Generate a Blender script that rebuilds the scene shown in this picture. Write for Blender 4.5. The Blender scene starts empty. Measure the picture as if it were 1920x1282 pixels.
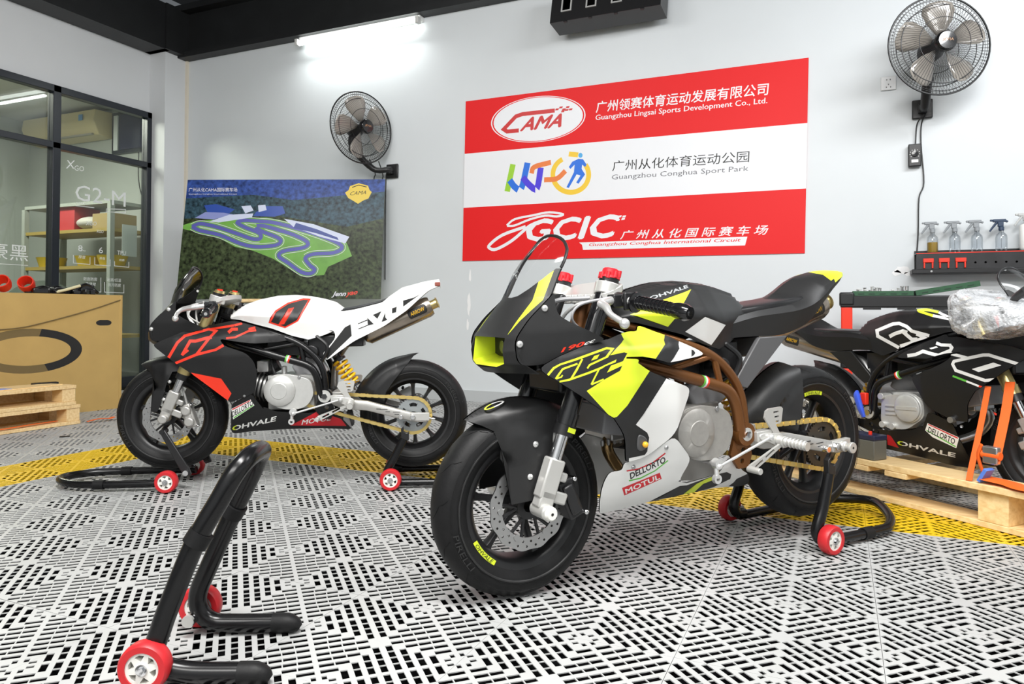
import bpy, bmesh, math, random
import numpy as np
from mathutils import Vector, Matrix
from mathutils.geometry import delaunay_2d_cdt
random.seed(7)
SC = bpy.context.scene
COL = SC.collection
PI = math.pi
# ------------------------------------------------------------------ camera
cam = bpy.data.cameras.new('camera'); camo = bpy.data.objects.new('camera', cam); COL.objects.link(camo)
yaw, pitch, roll = 0.4224845, 0.0132935, 0.0056321
F_ = Vector((-math.sin(yaw)*math.cos(pitch), math.cos(yaw)*math.cos(pitch), math.sin(pitch)))
R_ = Vector((math.cos(yaw), math.sin(yaw), 0)); U_ = R_.cross(F_)
R2 = R_*math.cos(roll)+U_*math.sin(roll); U2 = U_*math.cos(roll)-R_*math.sin(roll)
camo.matrix_world = Matrix(((R2.x,U2.x,-F_.x,0),(R2.y,U2.y,-F_.y,0),(R2.z,U2.z,-F_.z,0.7210359),(0,0,0,1)))
cam.sensor_width = 36; cam.lens = 36*1361.62/1920; cam.shift_y = -72.805/1920
cam.clip_start = .02
SC.camera = camo
# ------------------------------------------------------------------ world, lights, exposure
w = bpy.data.worlds.new('world'); SC.world = w; w.use_nodes = True
w.node_tree.nodes['Background'].inputs[0].default_value = (.80,.86,.92,1)
w.node_tree.nodes['Background'].inputs[1].default_value = .13
def area(name, loc, size, energy, color=(1,1,1), target=None, sy=None, spread=None):
    l = bpy.data.lights.new(name, 'AREA'); l.energy = energy; l.color = color
    l.size = size
    if sy: l.shape = 'RECTANGLE'; l.size_y = sy
    if spread: l.spread = spread
    o = bpy.data.objects.new(name, l); COL.objects.link(o); o.location = loc
    d = Vector(target or (loc[0], loc[1], 0))-Vector(loc)
    o.rotation_euler = d.to_track_quat('-Z', 'Y').to_euler()
    return o
# the shop's ceiling tube rows, above and behind the camera
area('ceiling_tubes_front', (-.2, .5, 3.35), 2.6, 185, (1,.99,.97), sy=.5)
area('ceiling_tubes_right', (1.9, 2.6, 3.3), 2.0, 72, (.97,.985,1), (.7, 5.2, 1.5), sy=.5)
area('ceiling_tubes_left', (-3.0, 2.2, 3.3), 2.4, 30, (1,.99,.975), (-4.4, 5.0, 1.2), sy=.4)
area('ceiling_tubes_rear', (-.4, -1.6, 3.2), 3.2, 105, (1,.985,.96), (-.6, 2.4, .5), sy=.8)
area('wall_tube_light', (-3.84, 5.10, 3.06), 1.22, 5, (.97,1,.98), (-3.84, 4.6, 1.2), sy=.05)
area('office_tube_light', (-7.6, 3.9, 3.0), 1.6, 120, (1,.97,.88), sy=.3)
vs = SC.view_settings
vs.view_transform = 'Standard'; vs.look = 'None'; vs.exposure = 0.25; vs.gamma = 1; vs.use_curve_mapping = False
SC.cycles.max_bounces = 8; SC.cycles.transparent_max_bounces = 16
# ------------------------------------------------------------------ materials
MATS = {}
def mat(name, col, rough=.5, metal=0., noise=0., nscale=30., bump=0., bscale=200., coat=0., spec=.5, emit=None, trans=0., alpha=1.):
    if name in MATS: return MATS[name]
    m = bpy.data.materials.new(name); m.use_nodes = True; nt = m.node_tree; p = nt.nodes['Principled BSDF']
    c = (*col, 1) if len(col) == 3 else col
    p.inputs['Base Color'].default_value = c; p.inputs['Roughness'].default_value = rough
    p.inputs['Metallic'].default_value = metal; p.inputs['Coat Weight'].default_value = coat; p.inputs['Specular IOR Level'].default_value = spec
    p.inputs['Transmission Weight'].default_value = trans; p.inputs['Alpha'].default_value = alpha
    if emit: p.inputs['Emission Color'].default_value = (*emit[:3],1); p.inputs['Emission Strength'].default_value = emit[3]
    tc = nt.nodes.new('ShaderNodeTexCoord')
    if noise:
        n = nt.nodes.new('ShaderNodeTexNoise'); n.inputs['Scale'].default_value = nscale; n.inputs['Detail'].default_value = 4
        nt.links.new(tc.outputs['Object'], n.inputs['Vector'])
        mx = nt.nodes.new('ShaderNodeMixRGB'); mx.blend_type = 'MULTIPLY'; mx.inputs[1].default_value = c
        r = nt.nodes.new('ShaderNodeValToRGB'); r.color_ramp.elements[0].position = .3; r.color_ramp.elements[1].position = .7
        r.color_ramp.elements[0].color = (1-noise,)*3+(1,); r.color_ramp.elements[1].color = (1,1,1,1)
        nt.links.new(n.outputs['Fac'], r.inputs[0]); nt.links.new(r.outputs[0], mx.inputs[2]); mx.inputs[0].default_value = 1
        nt.links.new(mx.outputs[0], p.inputs['Base Color'])
    if bump:
        n = nt.nodes.new('ShaderNodeTexNoise'); n.inputs['Scale'].default_value = bscale; n.inputs['Detail'].default_value = 3
        nt.links.new(tc.outputs['Object'], n.inputs['Vector'])
        b = nt.nodes.new('ShaderNodeBump'); b.inputs['Strength'].default_value = bump; b.inputs['Distance'].default_value = .002
        nt.links.new(n.outputs['Fac'], b.inputs['Height']); nt.links.new(b.outputs[0], p.inputs['Normal'])
    MATS[name] = m; return m
def glass_mat(name, tint, rough=.09, refl=.10):
    if name in MATS: return MATS[name]
    m = bpy.data.materials.new(name); m.use_nodes = True; nt = m.node_tree; nt.nodes.clear()
    o = nt.nodes.new('ShaderNodeOutputMaterial'); mx = nt.nodes.new('ShaderNodeMixShader')
    t = nt.nodes.new('ShaderNodeBsdfTransparent'); t.inputs[0].default_value = (*tint,1)
    g = nt.nodes.new('ShaderNodeBsdfGlossy'); g.inputs['Roughness'].default_value = rough
    f = nt.nodes.new('ShaderNodeFresnel'); f.inputs[0].default_value = 1.45
    mp = nt.nodes.new('ShaderNodeMath'); mp.operation = 'MULTIPLY_ADD'; mp.inputs[1].default_value = .40; mp.inputs[2].default_value = refl*.2
    nt.links.new(f.outputs[0], mp.inputs[0]); nt.links.new(mp.outputs[0], mx.inputs[0])
    nt.links.new(t.outputs[0], mx.inputs[1]); nt.links.new(g.outputs[0], mx.inputs[2]); nt.links.new(mx.outputs[0], o.inputs[0])
    MATS[name] = m; return m
M = {}
def defm():
    M['matte'] = mat('matte_graphite', (.020,.020,.0205), .40, spec=.38, noise=.08, nscale=60)
    M['black'] = mat('satin_black', (.012,.012,.013), .38)
    M['gloss_black'] = mat('gloss_black', (.008,.008,.009), .16, coat=.4)
    M['powder'] = mat('black_powder_coat', (.006,.006,.0065), .24, spec=.4)
    M['rubber'] = mat('tyre_rubber', (.012,.012,.0125), .50, noise=.25, nscale=40, bump=.15, spec=.22)
    M['groove'] = mat('tread_groove', (.004,.004,.004), .8)
    M['rubmark'] = mat('sidewall_lettering', (.019,.019,.0195), .55)
    M['yellow'] = mat('acid_yellow', (.68,.80,.03), .38)
    M['white'] = mat('white_paint', (.82,.82,.80), .35)
    M['red'] = mat('signal_red', (.80,.035,.012), .40)
    M['darkred'] = mat('label_red', (.62,.012,.022), .45)
    M['green'] = mat('label_green', (.12,.50,.06), .45)
    M['ink'] = mat('black_ink', (.012,.012,.012), .5)
    M['silver'] = mat('cast_aluminium', (.50,.49,.465), .36, .55, noise=.1, nscale=80)
    M['case'] = mat('engine_casing', (.40,.385,.36), .42, .5, noise=.1, nscale=80)
    M['alu'] = mat('machined_aluminium', (.80,.80,.79), .28, .7)
    M['satin_white'] = mat('anodised_silver', (.60,.595,.57), .36, .5)
    M['chrome'] = mat('chrome', (.75,.75,.76), .10, 1.)
    M['steel'] = mat('brushed_steel', (.45,.45,.45), .35, .9)
    M['gold'] = mat('gold_anodised', (.62,.50,.22), .28, .8)
    M['chain'] = mat('gold_chain', (.78,.60,.22), .35, .75)
    M['bronze'] = mat('bronze_frame_paint', (.19,.075,.022), .28, .5)
    M['header'] = mat('heat_blued_steel', (.28,.18,.08), .25, .9)
    M['titan'] = mat('titanium_silencer', (.42,.36,.30), .25, .9)
    M['spring'] = mat('yellow_spring', (.85,.48,.01), .35)
    M['amber'] = mat('amber_lens', (.9,.45,.03), .25)
    M['grayp'] = mat('grey_plastic', (.32,.32,.33), .45)
    M['hose'] = mat('braided_hose', (.40,.40,.39), .5, .3)
    M['clear'] = glass_mat('clear_screen', (.95,.96,.96))
    M['smoke'] = glass_mat('smoked_screen', (.10,.10,.115), refl=.2)
    M['lens'] = mat('lamp_lens', (.09,.09,.092), .08)
    M['wheelred'] = mat('red_polyurethane', (.55,.018,.024), .42)
    M['wheelwhite'] = mat('white_nylon', (.80,.79,.74), .45)
    M['wood'] = wood('pine_boards')
    M['orange'] = mat('orange_webbing', (.90,.14,.015), .55, bump=.4, bscale=600)
    M['blue'] = mat('blue_plastic', (.05,.12,.75), .4)
    M['card'] = cardboard()
def wood(name):
    m = bpy.data.materials.new(name); m.use_nodes = True; nt = m.node_tree; p = nt.nodes['Principled BSDF']; p.inputs['Roughness'].default_value = .6
    tc = nt.nodes.new('ShaderNodeTexCoord'); mp = nt.nodes.new('ShaderNodeMapping'); mp.inputs['Scale'].default_value = (2,30,30)
    n = nt.nodes.new('ShaderNodeTexNoise'); n.inputs['Scale'].default_value = 2.2; n.inputs['Detail'].default_value = 5
    r = nt.nodes.new('ShaderNodeValToRGB'); r.color_ramp.elements[0].color = (.74,.50,.22,1); r.color_ramp.elements[1].color = (.92,.70,.38,1)
    r.color_ramp.elements[0].position = .3; r.color_ramp.elements[1].position = .65
    nt.links.new(tc.outputs['Object'], mp.inputs[0]); nt.links.new(mp.outputs[0], n.inputs['Vector']); nt.links.new(n.outputs['Fac'], r.inputs[0]); nt.links.new(r.outputs[0], p.inputs['Base Color'])
    return m
def cardboard():
    m = mat('brown_cardboard', (.54,.36,.120), .75, noise=.10, nscale=6, bump=.1, bscale=90); return m
# ------------------------------------------------------------------ mesh builder
class MB:
    def __init__(s): s.v=[]; s.f=[]; s.m=[]; s.n=[]
    def add(s, vs, fs, mi=0, ns=None):
        b=len(s.v); s.v+= [tuple(v) for v in vs]; s.f+=[tuple(i+b for i in f) for f in fs]
        s.m+= (mi if isinstance(mi,list) else [mi]*len(fs)); s.n+= (ns if ns else [None]*len(vs)); return s
    def box(s, c, d, mi=0, R=None):
        x,y,z=[q/2 for q in d]; P=[Vector(q) for q in ((-x,-y,-z),(x,-y,-z),(x,y,-z),(-x,y,-z),(-x,-y,z),(x,-y,z),(x,y,z),(-x,y,z))]
        if R is not None: P=[R@q for q in P]
        return s.add([q+Vector(c) for q in P], [(0,3,2,1),(4,5,6,7),(0,1,5,4),(1,2,6,5),(2,3,7,6),(3,0,4,7)], mi)
    def tube(s, pts, r, n=12, mi=0, closed=False, caps=True, sm=0, squash=1.):
        P=[Vector(p) for p in pts]
        if sm: P=smooth(P, sm, closed)
        L=len(P); rr=(list(r) if isinstance(r,(list,tuple)) else [r]*L)
        if len(rr)!=L: rr=list(np.interp(np.linspace(0,1,L), np.linspace(0,1,len(rr)), rr))
        T=[]
        for i in range(L):
            a=P[(i-1)%L] if (closed or i>0) else P[i]; b=P[(i+1)%L] if (closed or i<L-1) else P[i]
            T.append((b-a).normalized())
        up=Vector((0,0,1)) if abs(T[0].z)<.9 else Vector((1,0,0))
        u=T[0].cross(up).normalized(); vs=[]
        for i in range(L):
            u=(u-T[i]*u.dot(T[i])).normalized(); w=T[i].cross(u)
            for k in range(n):
                a=2*PI*k/n; vs.append(P[i]+(u*math.cos(a)+w*math.sin(a)*squash)*rr[i])
        fs=[]; m=L if closed else L-1
        for i in range(m):
            j=(i+1)%L
            for k in range(n): fs.append((i*n+k,i*n+(k+1)%n,j*n+(k+1)%n,j*n+k))
        if caps and not closed: fs.append(tuple(range(n-1,-1,-1))); fs.append(tuple((L-1)*n+k for k in range(n)))
        return s.add(vs,fs,mi)
    def cyl(s, a, b, r, n=20, mi=0): return s.tube([a,b], r, n, mi)
    def lathe(s, prof, c, ax, n=32, mi=0, a0=0., a1=2*PI, closed=False):
        ax=Vector(ax).normalized(); u=ax.orthogonal().normalized(); w=ax.cross(u); c=Vector(c)
        full=abs(a1-a0-2*PI)<1e-6; N=n if full else n+1; L=len(prof); vs=[]
        for i in range(N):
            a=a0+(a1-a0)*i/n; d=u*math.cos(a)+w*math.sin(a)
            for (r,h) in prof: vs.append(c+d*r+ax*h)
        fs=[]; m=L if closed else L-1
        for i in range(n):
            j=(i+1)%N
            for k in range(m): fs.append((i*L+k,j*L+k,j*L+(k+1)%L,i*L+(k+1)%L))
        return s.add(vs,fs,mi)
    def sphere(s, c, r, n=12, mi=0, sc=(1,1,1)):
        prof=[(max(1e-4,r*math.sin(PI*i/n)), -r*math.cos(PI*i/n)) for i in range(n+1)]
        b=len(s.v); s.lathe(prof,(0,0,0),(0,0,1),n*2,mi)
        for i in range(b,len(s.v)): v=s.v[i]; s.v[i]=(c[0]+v[0]*sc[0],c[1]+v[1]*sc[1],c[2]+v[2]*sc[2])
        return s
    def loft(s, secs, mi=0, closed=True, caps=False):
        L=len(secs[0]); vs=[p for q in secs for p in q]; fs=[]
        m=L if closed else L-1
        for i in range(len(secs)-1):
            for k in range(m): fs.append((i*L+k,i*L+(k+1)%L,(i+1)*L+(k+1)%L,(i+1)*L+k))
        if caps: fs.append(tuple(range(L-1,-1,-1))); fs.append(tuple((len(secs)-1)*L+k for k in range(L)))
        return s.add(vs,fs,mi)
    def prism(s, poly, mapf, t0, t1, mi=0):
        n=len(poly); vs=[mapf(a,b,t0) for a,b in poly]+[mapf(a,b,t1) for a,b in poly]
        return s.add(vs, [tuple(range(n-1,-1,-1)),tuple(range(n,2*n))]+[(i,(i+1)%n,n+(i+1)%n,n+i) for i in range(n)], mi)
    def plate(s, outline, holes, mapf, t0, t1, mi=0, rim=None):
        V,T,_=cdt(outline, [(1,h) for h in holes]); keep=[t for t,m in zip(T,_) if m==0]
        n=len(V); s.add([mapf(a,b,t1) for a,b in V], keep, mi); s.add([mapf(a,b,t0) for a,b in V], [t[::-1] for t in keep], mi)
        for lp in [outline]+list(holes):
            k=len(lp); s.add([mapf(a,b,t0) for a,b in lp]+[mapf(a,b,t1) for a,b in lp], [(i,(i+1)%k,k+(i+1)%k,k+i) for i in range(k)], mi if rim is None else rim)
        return s
    def build(s, name, mats, parent=None, xf=None, ang=40, bev=0, sub=0, smooth=True):
        me=bpy.data.meshes.new(name)
        V=[xf(v) for v in s.v] if xf else s.v
        me.from_pydata([tuple(v) for v in V],[],s.f)
        mats=mats if isinstance(mats,(list,tuple)) else [mats]
        for m in mats: me.materials.append(M[m] if isinstance(m,str) else m)
        me.polygons.foreach_set('material_index', s.m)
        fixn = any(n is not None for n in s.n)
        if not fixn:
            bm=bmesh.new(); bm.from_mesh(me); bmesh.ops.recalc_face_normals(bm, faces=bm.faces); bm.to_mesh(me); bm.free()
        if smooth:
            me.polygons.foreach_set('use_smooth',[True]*len(me.polygons))
            if not fixn: me.set_sharp_from_angle(angle=math.radians(ang))
        if fixn:
            N=[]
            me.update()
            vn=[tuple(v.normal) for v in me.vertices]
            for i,n in enumerate(s.n): N.append(vn[i] if n is None else tuple(n))
            me.normals_split_custom_set_from_vertices(N)
        o=bpy.data.objects.new(name,me); COL.objects.link(o)
        if parent is not None: o.parent=parent
        if bev:
            b=o.modifiers.new('bevel','BEVEL'); b.width=bev; b.segments=2; b.limit_method='ANGLE'; b.angle_limit=math.radians(50)
        if sub:
            b=o.modifiers.new('subsurf','SUBSURF'); b.levels=sub; b.render_levels=sub
        return o
def smooth(P, k=6, closed=False):
    P=[Vector(p) for p in P]; L=len(P); out=[]
    for i in range(L if closed else L-1):
        p1=P[i]; p2=P[(i+1)%L]; p0=P[i-1] if (i>0 or closed) else p1*2-p2; p3=P[(i+2)%L] if (closed or i+2<L) else p2*2-p1
        for j in range(k):
            t=j/k; out.append(.5*((2*p1)+(p2-p0)*t+(2*p0-5*p1+4*p2-p3)*t*t+(3*p1-p0-3*p2+p3)*t**3))
    if not closed: out.append(P[-1])
    return out
def area2(P): return sum(P[i][0]*P[(i+1)%len(P)][1]-P[(i+1)%len(P)][0]*P[i][1] for i in range(len(P)))/2
def inpoly(x,y,P):
    c=False; j=len(P)-1
    for i in range(len(P)):
        if (P[i][1]>y)!=(P[j][1]>y) and x<(P[j][0]-P[i][0])*(y-P[i][1])/(P[j][1]-P[i][1])+P[i][0]: c=not c
        j=i
    return c
def cdt(outline, overlays=(), pts=(), lines=()):
    """2-D triangulation of an outline; overlays: (material, polygon) or (material, verts, faces). returns verts, tris, material per tri"""
    V=[];F=[];OM=[];Eg=[]
    def addp(P):
        if area2(P)<0: P=P[::-1]
        b=len(V); V.extend(P); F.append(list(range(b,b+len(P))))
    addp(list(outline)); OM.append(0)
    for o in overlays:
        if len(o)==2: addp(list(o[1])); OM.append(o[0])
        else:
            for f in o[2]: addp([o[1][i] for i in f]); OM.append(o[0])
    for q in pts: V.append(q)
    for ln in lines:
        b=len(V); V.extend(ln); Eg+=[(b+i,b+i+1) for i in range(len(ln)-1)]
    K=16.
    r=delaunay_2d_cdt([Vector((v[0]*K,v[1]*K)) for v in V], Eg, F, 0, 1e-5, True)
    W=[(v[0]/K,v[1]/K) for v in r[0]]
    cov=[0.]*len(F)
    for f,of in zip(r[2],r[5]):
        a=abs(area2([W[i] for i in f]))
        for q in of: cov[q]+=a
    bad={i for i in range(1,len(F)) if cov[i]>1.3*abs(area2([V[k] for k in F[i]]))+1e-7}
    T=[];m=[]
    for f,of in zip(r[2],r[5]):
        if 0 in of:
            k=[q for q in of if q not in bad]
            T.append(tuple(f)); m.append(OM[max(k)] if k else 0)
    return W,T,m
def chaikin(P, k=2, a=.22, closed=True):
    P=[tuple(p) for p in P]
    for _ in range(k):
        Q=[]; n=len(P)
        for i in range(n):
            p,q=P[i],P[(i+1)%n]; d=math.hypot(q[0]-p[0],q[1]-p[1]); t=min(a, .012/max(d,1e-6))
            Q.append((p[0]+(q[0]-p[0])*t,p[1]+(q[1]-p[1])*t)); Q.append((q[0]+(p[0]-q[0])*t,q[1]+(p[1]-q[1])*t))
        P=Q
    return P
def stroke2(P, w, cl=False):
    P=[np.array(p,float) for p in P]; A=[];B=[]
    for i,q in enumerate(P):
        d1=q-P[i-1] if i>0 else P[1]-P[0]; d2=P[i+1]-q if i<len(P)-1 else d1
        d1=d1/max(1e-9,np.linalg.norm(d1)); d2=d2/max(1e-9,np.linalg.norm(d2)); t=d1+d2; L=np.linalg.norm(t); t=t/L if L>1e-6 else d1
        n=np.array([-t[1],t[0]]); k=w/2/max(.5,abs(n@np.array([-d1[1],d1[0]]))); A.append(tuple(q+n*k)); B.append(tuple(q-n*k))
    return A,B
def ostroke(mi, P, w):
    """overlay from a stroke: one quad per segment"""
    A,B=stroke2(P,w); V=A+B; n=len(A)
    return (mi, V, [(i,i+1,n+i+1,n+i) for i in range(n-1)])
_T={}
def text_mesh(s, shear=0., bold=0.):
    """filled outline of a string, scaled to the unit square; bold = union of slightly shifted copies"""
    k=(s,shear,bold)
    if k in _T: return _T[k]
    cu=bpy.data.curves.new('t','FONT'); cu.body=s; cu.shear=shear; cu.resolution_u=2; cu.size=1
    o=bpy.data.objects.new('t',cu); COL.objects.link(o)
    dg=bpy.context.evaluated_depsgraph_get(); dg.update(); me=o.evaluated_get(dg).to_mesh()
    V=np.array([v.co[:2] for v in me.vertices]); Fc=[tuple(p.vertices) for p in me.polygons]
    o.evaluated_get(dg).to_mesh_clear(); bpy.data.objects.remove(o); bpy.data.curves.remove(cu)
    if bold>0:
        sh=[(-bold,0),(bold,0)]+([(0,-bold),(0,bold)] if len(s)<20 else [])
        n=len(V); V=np.concatenate([V+np.array(q) for q in sh]); Fc=[tuple(i+n*j for i in f) for j in range(len(sh)) for f in Fc]
    mn,mx=V.min(0),V.max(0); V=(V-mn)/(mx-mn); _T[k]=(V,Fc); return _T[k]
def otext(mi, s, P0, P1, P2, shear=0., bold=0.):
    """overlay from text filling the parallelogram: P0 baseline start, P1 baseline end, P2 top of start"""
    V,Fc=text_mesh(s,shear,bold); a=np.array(P0); e=np.array(P1)-a; u=np.array(P2)-a
    W=[tuple(a+e*x+u*y) for x,y in V]
    out=[]
    for f in Fc:
        if abs(area2([W[i] for i in f]))>1e-9: out.append(f)
    return (mi, W, out)
def grid_pts(outline, step):
    xs=[p[0] for p in outline]; ys=[p[1] for p in outline]; out=[]
    x=min(xs)+step*.53
    while x<max(xs):
        y=min(ys)+step*.47
        while y<max(ys):
            if inpoly(x,y,outline): out.append((x,y))
            y+=step
        x+=step
    return out
def panel(name, mats, parent, outline, f, overlays=(), side=1, step=.022, t=.004, pts=None, xf=None, lines=(), round_=True, mapf=None, mb=None, build=True, flip=False):
    """thin shell over the bike's side: (x,z) outline lifted to y=f(x,z)"""
    if round_: outline=chaikin(outline)
    P=pts if pts is not None else grid_pts(outline, step)
    V,T,m=cdt(outline, overlays, P, lines)
    if mapf is None: mapf=lambda a,b,d=0.: Vector((a, side*(f(a,b)-d), b))
    h=.004
    def nrm(a,b):
        du=mapf(a+h,b)-mapf(a-h,b); dv=mapf(a,b+h)-mapf(a,b-h); n=du.cross(dv); n.normalize()
        if (n.y*side<0) != flip: n=-n
        return n
    s=mb or MB(); N=[nrm(a,b) for a,b in V]
    Vo=[mapf(a,b) for a,b in V]
    if xf: 
        q0=Vector(xf((0,0,0))); N=[Vector(xf(n))-q0 for n in N]
    T2=[]
    for tr in T:
        a,b,c=[Vo[i] for i in tr]; g=(b-a).cross(c-a)
        n0=nrm(*V[tr[0]])
        T2.append(tr if g.dot(n0)>0 else tr[::-1])
    s.add(Vo,T2,m,N)
    s.add([mapf(a,b,t) for a,b in V],[tr[::-1] for tr in T2],0,[-n for n in N])
    # rim from boundary edges
    cnt={}
    for tr in T2:
        for i in range(3):
            e=(tr[i],tr[(i+1)%3]); k=(min(e),max(e)); cnt[k]=None if k in cnt else e
    for k,e in cnt.items():
        if e is None: continue
        (a,b),(c,d)=V[e[0]],V[e[1]]
        p0,p1,p2,p3=mapf(a,b),mapf(c,d),mapf(c,d,t),mapf(a,b,t)
        n=(p1-p0).cross(p3-p0); n=-n.normalized() if n.length>1e-12 else Vector((0,0,1))
        s.add([p0,p3,p2,p1],[(0,1,2,3)],0,[-n]*4)
    if not build: return s
    return s.build(name,mats,parent,xf)
def empty(name, loc=(0,0,0), rz=0., mtx=None):
    o=bpy.data.objects.new(name,None); COL.objects.link(o); o.empty_display_size=.1
    if mtx is not None: o.matrix_world=mtx
    else: o.location=loc; o.rotation_euler=(0,0,rz)
    return o
def tag(o,label,cat,group=None,kind=None):
    o['label']=label; o['category']=cat
    if group: o['group']=group
    if kind: o['kind']=kind
    return o
def struct(o): o['kind']='structure'; return o
def plabel(o,l): o['label']=l; return o
defm()
# ---- shared body surfaces of the minibikes (bike space: x forward, y half width, z up) ----
def itp(v, xs, ys):
    return float(np.interp(v, xs, ys))
def f_side(x, z):
    w = itp(z, [.14,.25,.35,.45,.52,.58,.615,.66,.70], [.10,.14,.165,.183,.188,.182,.172,.128,.085])
    return w*itp(x, [.48,.54,.60,.66,.8,1.0,1.09,1.15], [.68,.74,.86,.98,1,.97,.9,.8])
def f_belly(x, z):
    w = itp(z, [.13,.15,.17,.20,.24,.29,.34,.39], [.0,.022,.062,.096,.122,.142,.158,.172])
    return w*itp(x, [.25,.35,.5,.65,.83,.9], [.62,.75,.92,1,.97,.9])
def f_cheek(x, z):
    return .123 + .038*itp(x, [.86,1.12], [1,0]) - .20*max(0, z-.68) - .12*max(0, .60-z)
TANK_X = [.27,.30,.34,.39,.45,.52,.60,.68,.74,.79,.82]
TANK_T = [.690,.716,.748,.764,.777,.785,.783,.768,.748,.715,.690]
TANK_S = [(.05,.685),(.055,.708),(.058,.738),(.064,.752),(.074,.765),(.080,.773),(.080,.770),(.074,.755),(.062,.735),(.045,.708),(.02,.688)]
TANK_M = [(.075,.665),(.080,.675),(.092,.675),(.112,.675),(.134,.675),(.148,.688),(.150,.698),(.138,.700),(.112,.700),(.078,.692),(.035,.684)]
TANK_B = [(.070,.640),(.072,.632),(.080,.620),(.096,.600),(.110,.584),(.124,.604),(.128,.637),(.122,.660),(.105,.678),(.075,.684),(.03,.682)]
def tank_sec(x):
    g = lambda a, k: itp(x, TANK_X, [q[k] for q in a])
    t = itp(x, TANK_X, TANK_T)
    b, m, s = (g(TANK_B,0), g(TANK_B,1)), (g(TANK_M,0), g(TANK_M,1)), (g(TANK_S,0), g(TANK_S,1))
    return [b, m, s, (s[0]*.55, s[1]+(t-s[1])*.72), (0.0, t)]
def f_tank(x, z):
    s = tank_sec(x)
    return itp(z, [q[1] for q in s], [q[0] for q in s])
def nose_x(y, z):
    zs = [.572,.60,.63,.665,.70,.76,.82,.876,.90,.918]
    xc = itp(z, zs, [1.125,1.155,1.152,1.135,1.108,1.060,1.030,.982,.955,.932])
    xe = itp(z, zs, [1.055,1.100,1.110,1.104,1.074,1.006,.974,.938,.930,.930])
    return xc-(xc-xe)*min(1.4, abs(y)/max(.03, nose_w(z)))**2.3
def nose_w(z):
    if z > .835: return .108*math.sqrt(max(0, 1-((z-.835)/.084)**2))
    return itp(z, [.572,.60,.63,.665,.70,.76,.82,.835], [.120,.126,.128,.125,.120,.112,.108,.108])
def f_belly_low(x, z):
    return f_belly(x, z+.032)
def f_hug(ro, ri=.222, yb=.078):
    def f(x, z):
        r=math.hypot(x, z); k=min(1, max(0, (r-ri)/(ro-ri))); return yb*math.sqrt(max(0, 1-k*k))
    return f
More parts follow.
